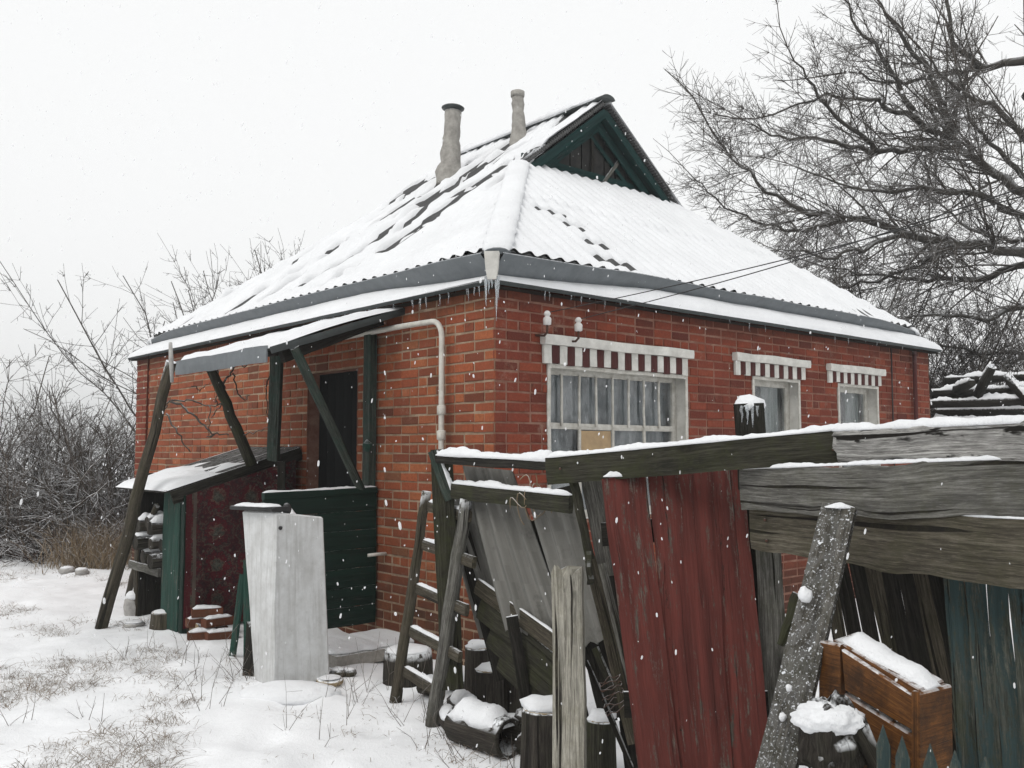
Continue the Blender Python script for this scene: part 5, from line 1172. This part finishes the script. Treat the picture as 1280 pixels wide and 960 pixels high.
# timber pile with snow
tp = thing('timber_pile', 'heap of dark snowy timber behind the fence at the right', 'timber pile', P(1230, 560, 12))
for k, (x0, y0, x1, y1, dy) in enumerate(((1164, 492, 1300, 486, 0), (1160, 505, 1310, 500, -.2), (1168, 516, 1300, 514, .1), (1165, 528, 1300, 530, -.1), (1220, 498, 1240, 458, -.3), (1258, 470, 1285, 500, -.3), (1195, 488, 1215, 478, -.2), (1180, 476, 1300, 470, .6), (1160, 540, 1300, 545, 0), (1162, 552, 1300, 556, 0))):
    a, b = P(x0, y0, 12 + dy), P(x1, y1, 11.7 + dy); m = MB(480 + k); m.tube([a, a.lerp(b, .5), b], [.06, .065, .055], 7, jit=.1); o = mk('pole', m, M['dark_wood'], tp)
    m = MB(500 + k); m.strip(a + UP * .035, b + UP * .03, .1, .05, 26, 0, k + .5, .8); mk('snow_layer', m, M['snow'], o)
m = MB(515); m.board(P(1170, 530, 12.5), P(1330, 530, 12.2), 1.0, .05, Vector((0, -1, 0))); mk('board', m, M['dark_wood'], tp)
# ------------------------------------------------------------------ grass, weeds, snowfall
m = MB(600); rg = random.Random(6)
def tuft(p, n, L, sp):
    for _ in range(n):
        b = p + Vector((rg.gauss(0, sp), rg.gauss(0, sp), 0)); b.z = gz(b.x, b.y) - .01
        blade(m, b, Vector((rg.gauss(0, .55), rg.gauss(0, .55), .8)).normalized(), L * rg.uniform(.4, 1.1), .0015, Vector((rg.gauss(0, .5), rg.gauss(0, .5), -.35)))
k = 0
while k < 430:
    x, y = rg.uniform(-30, 330), rg.uniform(705, 965); p = GG(x, y)
    if nz(p.x * .9, p.y * .9, 5) + .25 * nz(p.x * 3, p.y * 3, 2) < -.02 + (.25 if x > 230 else .06) + rg.uniform(-.12, .12): continue
    tuft(p, rg.randint(5, 26), rg.uniform(.06, .18), rg.uniform(.015, .07)); k += 1
for _ in range(50):
    x, y = rg.uniform(330, 680), rg.uniform(870, 970); tuft(GG(x, y), rg.randint(3, 9), .11, .04)
for x, y, n in ((60, 790, 80), (75, 795, 60), (40, 785, 60), (20, 765, 60), (90, 780, 50), (72, 858, 60), (105, 720, 60), (20, 860, 60), (165, 835, 50), (200, 935, 60), (290, 850, 60), (300, 830, 50), (640, 925, 50), (580, 940, 40), (600, 955, 40), (560, 935, 30)): tuft(GG(x, y), n, .16, .10)
mk('dry_grass', m, M['grass'], label='dead grass tufts poking through the snow', cat='grass', kind='stuff')
m = MB(601)
for (x, y, n, L) in ((238, 830, 3, .45), (265, 850, 4, .3), (300, 850, 5, .4), (318, 840, 4, .35), (420, 870, 2, .28), (455, 880, 4, .3), (350, 910, 2, .35), (395, 930, 2, .3), (520, 905, 5, .3), (545, 930, 5, .3), (575, 950, 6, .3), (600, 935, 6, .25), (640, 955, 5, .22), (210, 860, 4, .25), (100, 900, 4, .2), (160, 820, 5, .25), (30, 900, 4, .25), (440, 900, 3, .3), (465, 860, 3, .4), (90, 680, 6, .5), (150, 700, 5, .5), (620, 920, 5, .2), (660, 905, 5, .2), (500, 860, 4, .4), (190, 815, 4, .25), (275, 880, 5, .3)):
    g = GG(x, y)
    for _ in range(n): grow(m, g + Vector((rg.gauss(0, .06), rg.gauss(0, .06), -.02)), Vector((rg.gauss(0, .45), rg.gauss(0, .3), 1)).normalized(), L * rg.uniform(.5, 1.1), .0022, 1, 2, rg, .16, Vector((0, 0, -.03)), (0, 6, 0), .0012, (.25, .5))
mk('dry_weeds', m, M['weed'], label='thin dry weed stalks standing in the snow', cat='weeds', kind='stuff')
m = MB(602); rg = random.Random(2)
for _ in range(5200):
    Y = 1.9 + 8.5 * rg.random() ** .8; x = rg.uniform(-.64, .64) * Y * 1.1; z = EYE + rg.uniform(-.42, .62) * Y
    if z < .1: continue
    c = Vector((x, Y, z)); 
    if (c - C0).dot(dR) > -.15 and (c - C0).dot(dL) > -.15 and z < 4: continue
    s_ = .0009 + .0024 * rg.random() ** 1.6; a = rg.uniform(-.2, .3); ax = Vector((math.sin(a), 0, math.cos(a))) * s_ * rg.uniform(1.4, 3.6); u = Vector((1, 0, 0)) * s_; v = Vector((0, 1, 0)) * s_
    rr = [1 + rg.uniform(-.25, .25) for _ in range(6)]; t_ = m.vert(c + ax); q_ = m.vert(c - ax)
    A_, B_ = [[m.vert(c + ax * h_ + (u * math.cos(q * 1.047) + v * math.sin(q * 1.047)) * rr[q]) for q in range(6)] for h_ in (.55, -.55)]
    for q in range(6):
        j = (q + 1) % 6; m.face([t_, A_[q], A_[j]], None, 0, True); m.face([A_[q], B_[q], B_[j], A_[j]], None, 0, True); m.face([q_, B_[j], B_[q]], None, 0, True)
kf = NT('soft_snowflake', .9, .1); kf.b.inputs['Alpha'].default_value = .5; kf.done((.88, .89, .9))
mk('falling_snow', m, kf.m, label='white flakes of falling snow in the air', cat='snowfall', kind='stuff')

# ------------------------------------------------------------------ snowy air
HAZE = 0.0026
bm = MB(); x0, x1, y0, y1, z0, z1 = -900, 900, -900, 900, -2, 14.5
q = [bm.vert((x, y, z)) for z in (z0, z1) for x, y in ((x0, y0), (x1, y0), (x1, y1), (x0, y1))]
for f in ((3, 2, 1, 0), (4, 5, 6, 7), (0, 1, 5, 4), (1, 2, 6, 5), (2, 3, 7, 6), (3, 0, 4, 7)): bm.face([q[i] for i in f])
hm = bpy.data.materials.new('snowy_air'); hm.use_nodes = True; ht = hm.node_tree; ht.nodes.remove(ht.nodes['Principled BSDF'])
pv = ht.nodes.new('ShaderNodeVolumePrincipled'); pv.inputs['Color'].default_value = (.93, .94, .95, 1); pv.inputs['Density'].default_value = HAZE; pv.inputs['Anisotropy'].default_value = .2
ht.links.new(pv.outputs[0], ht.nodes['Material Output'].inputs['Volume'])
mk('haze', bm, hm, kind='stuff', label='pale snowy air thinning the far trees', cat='haze')
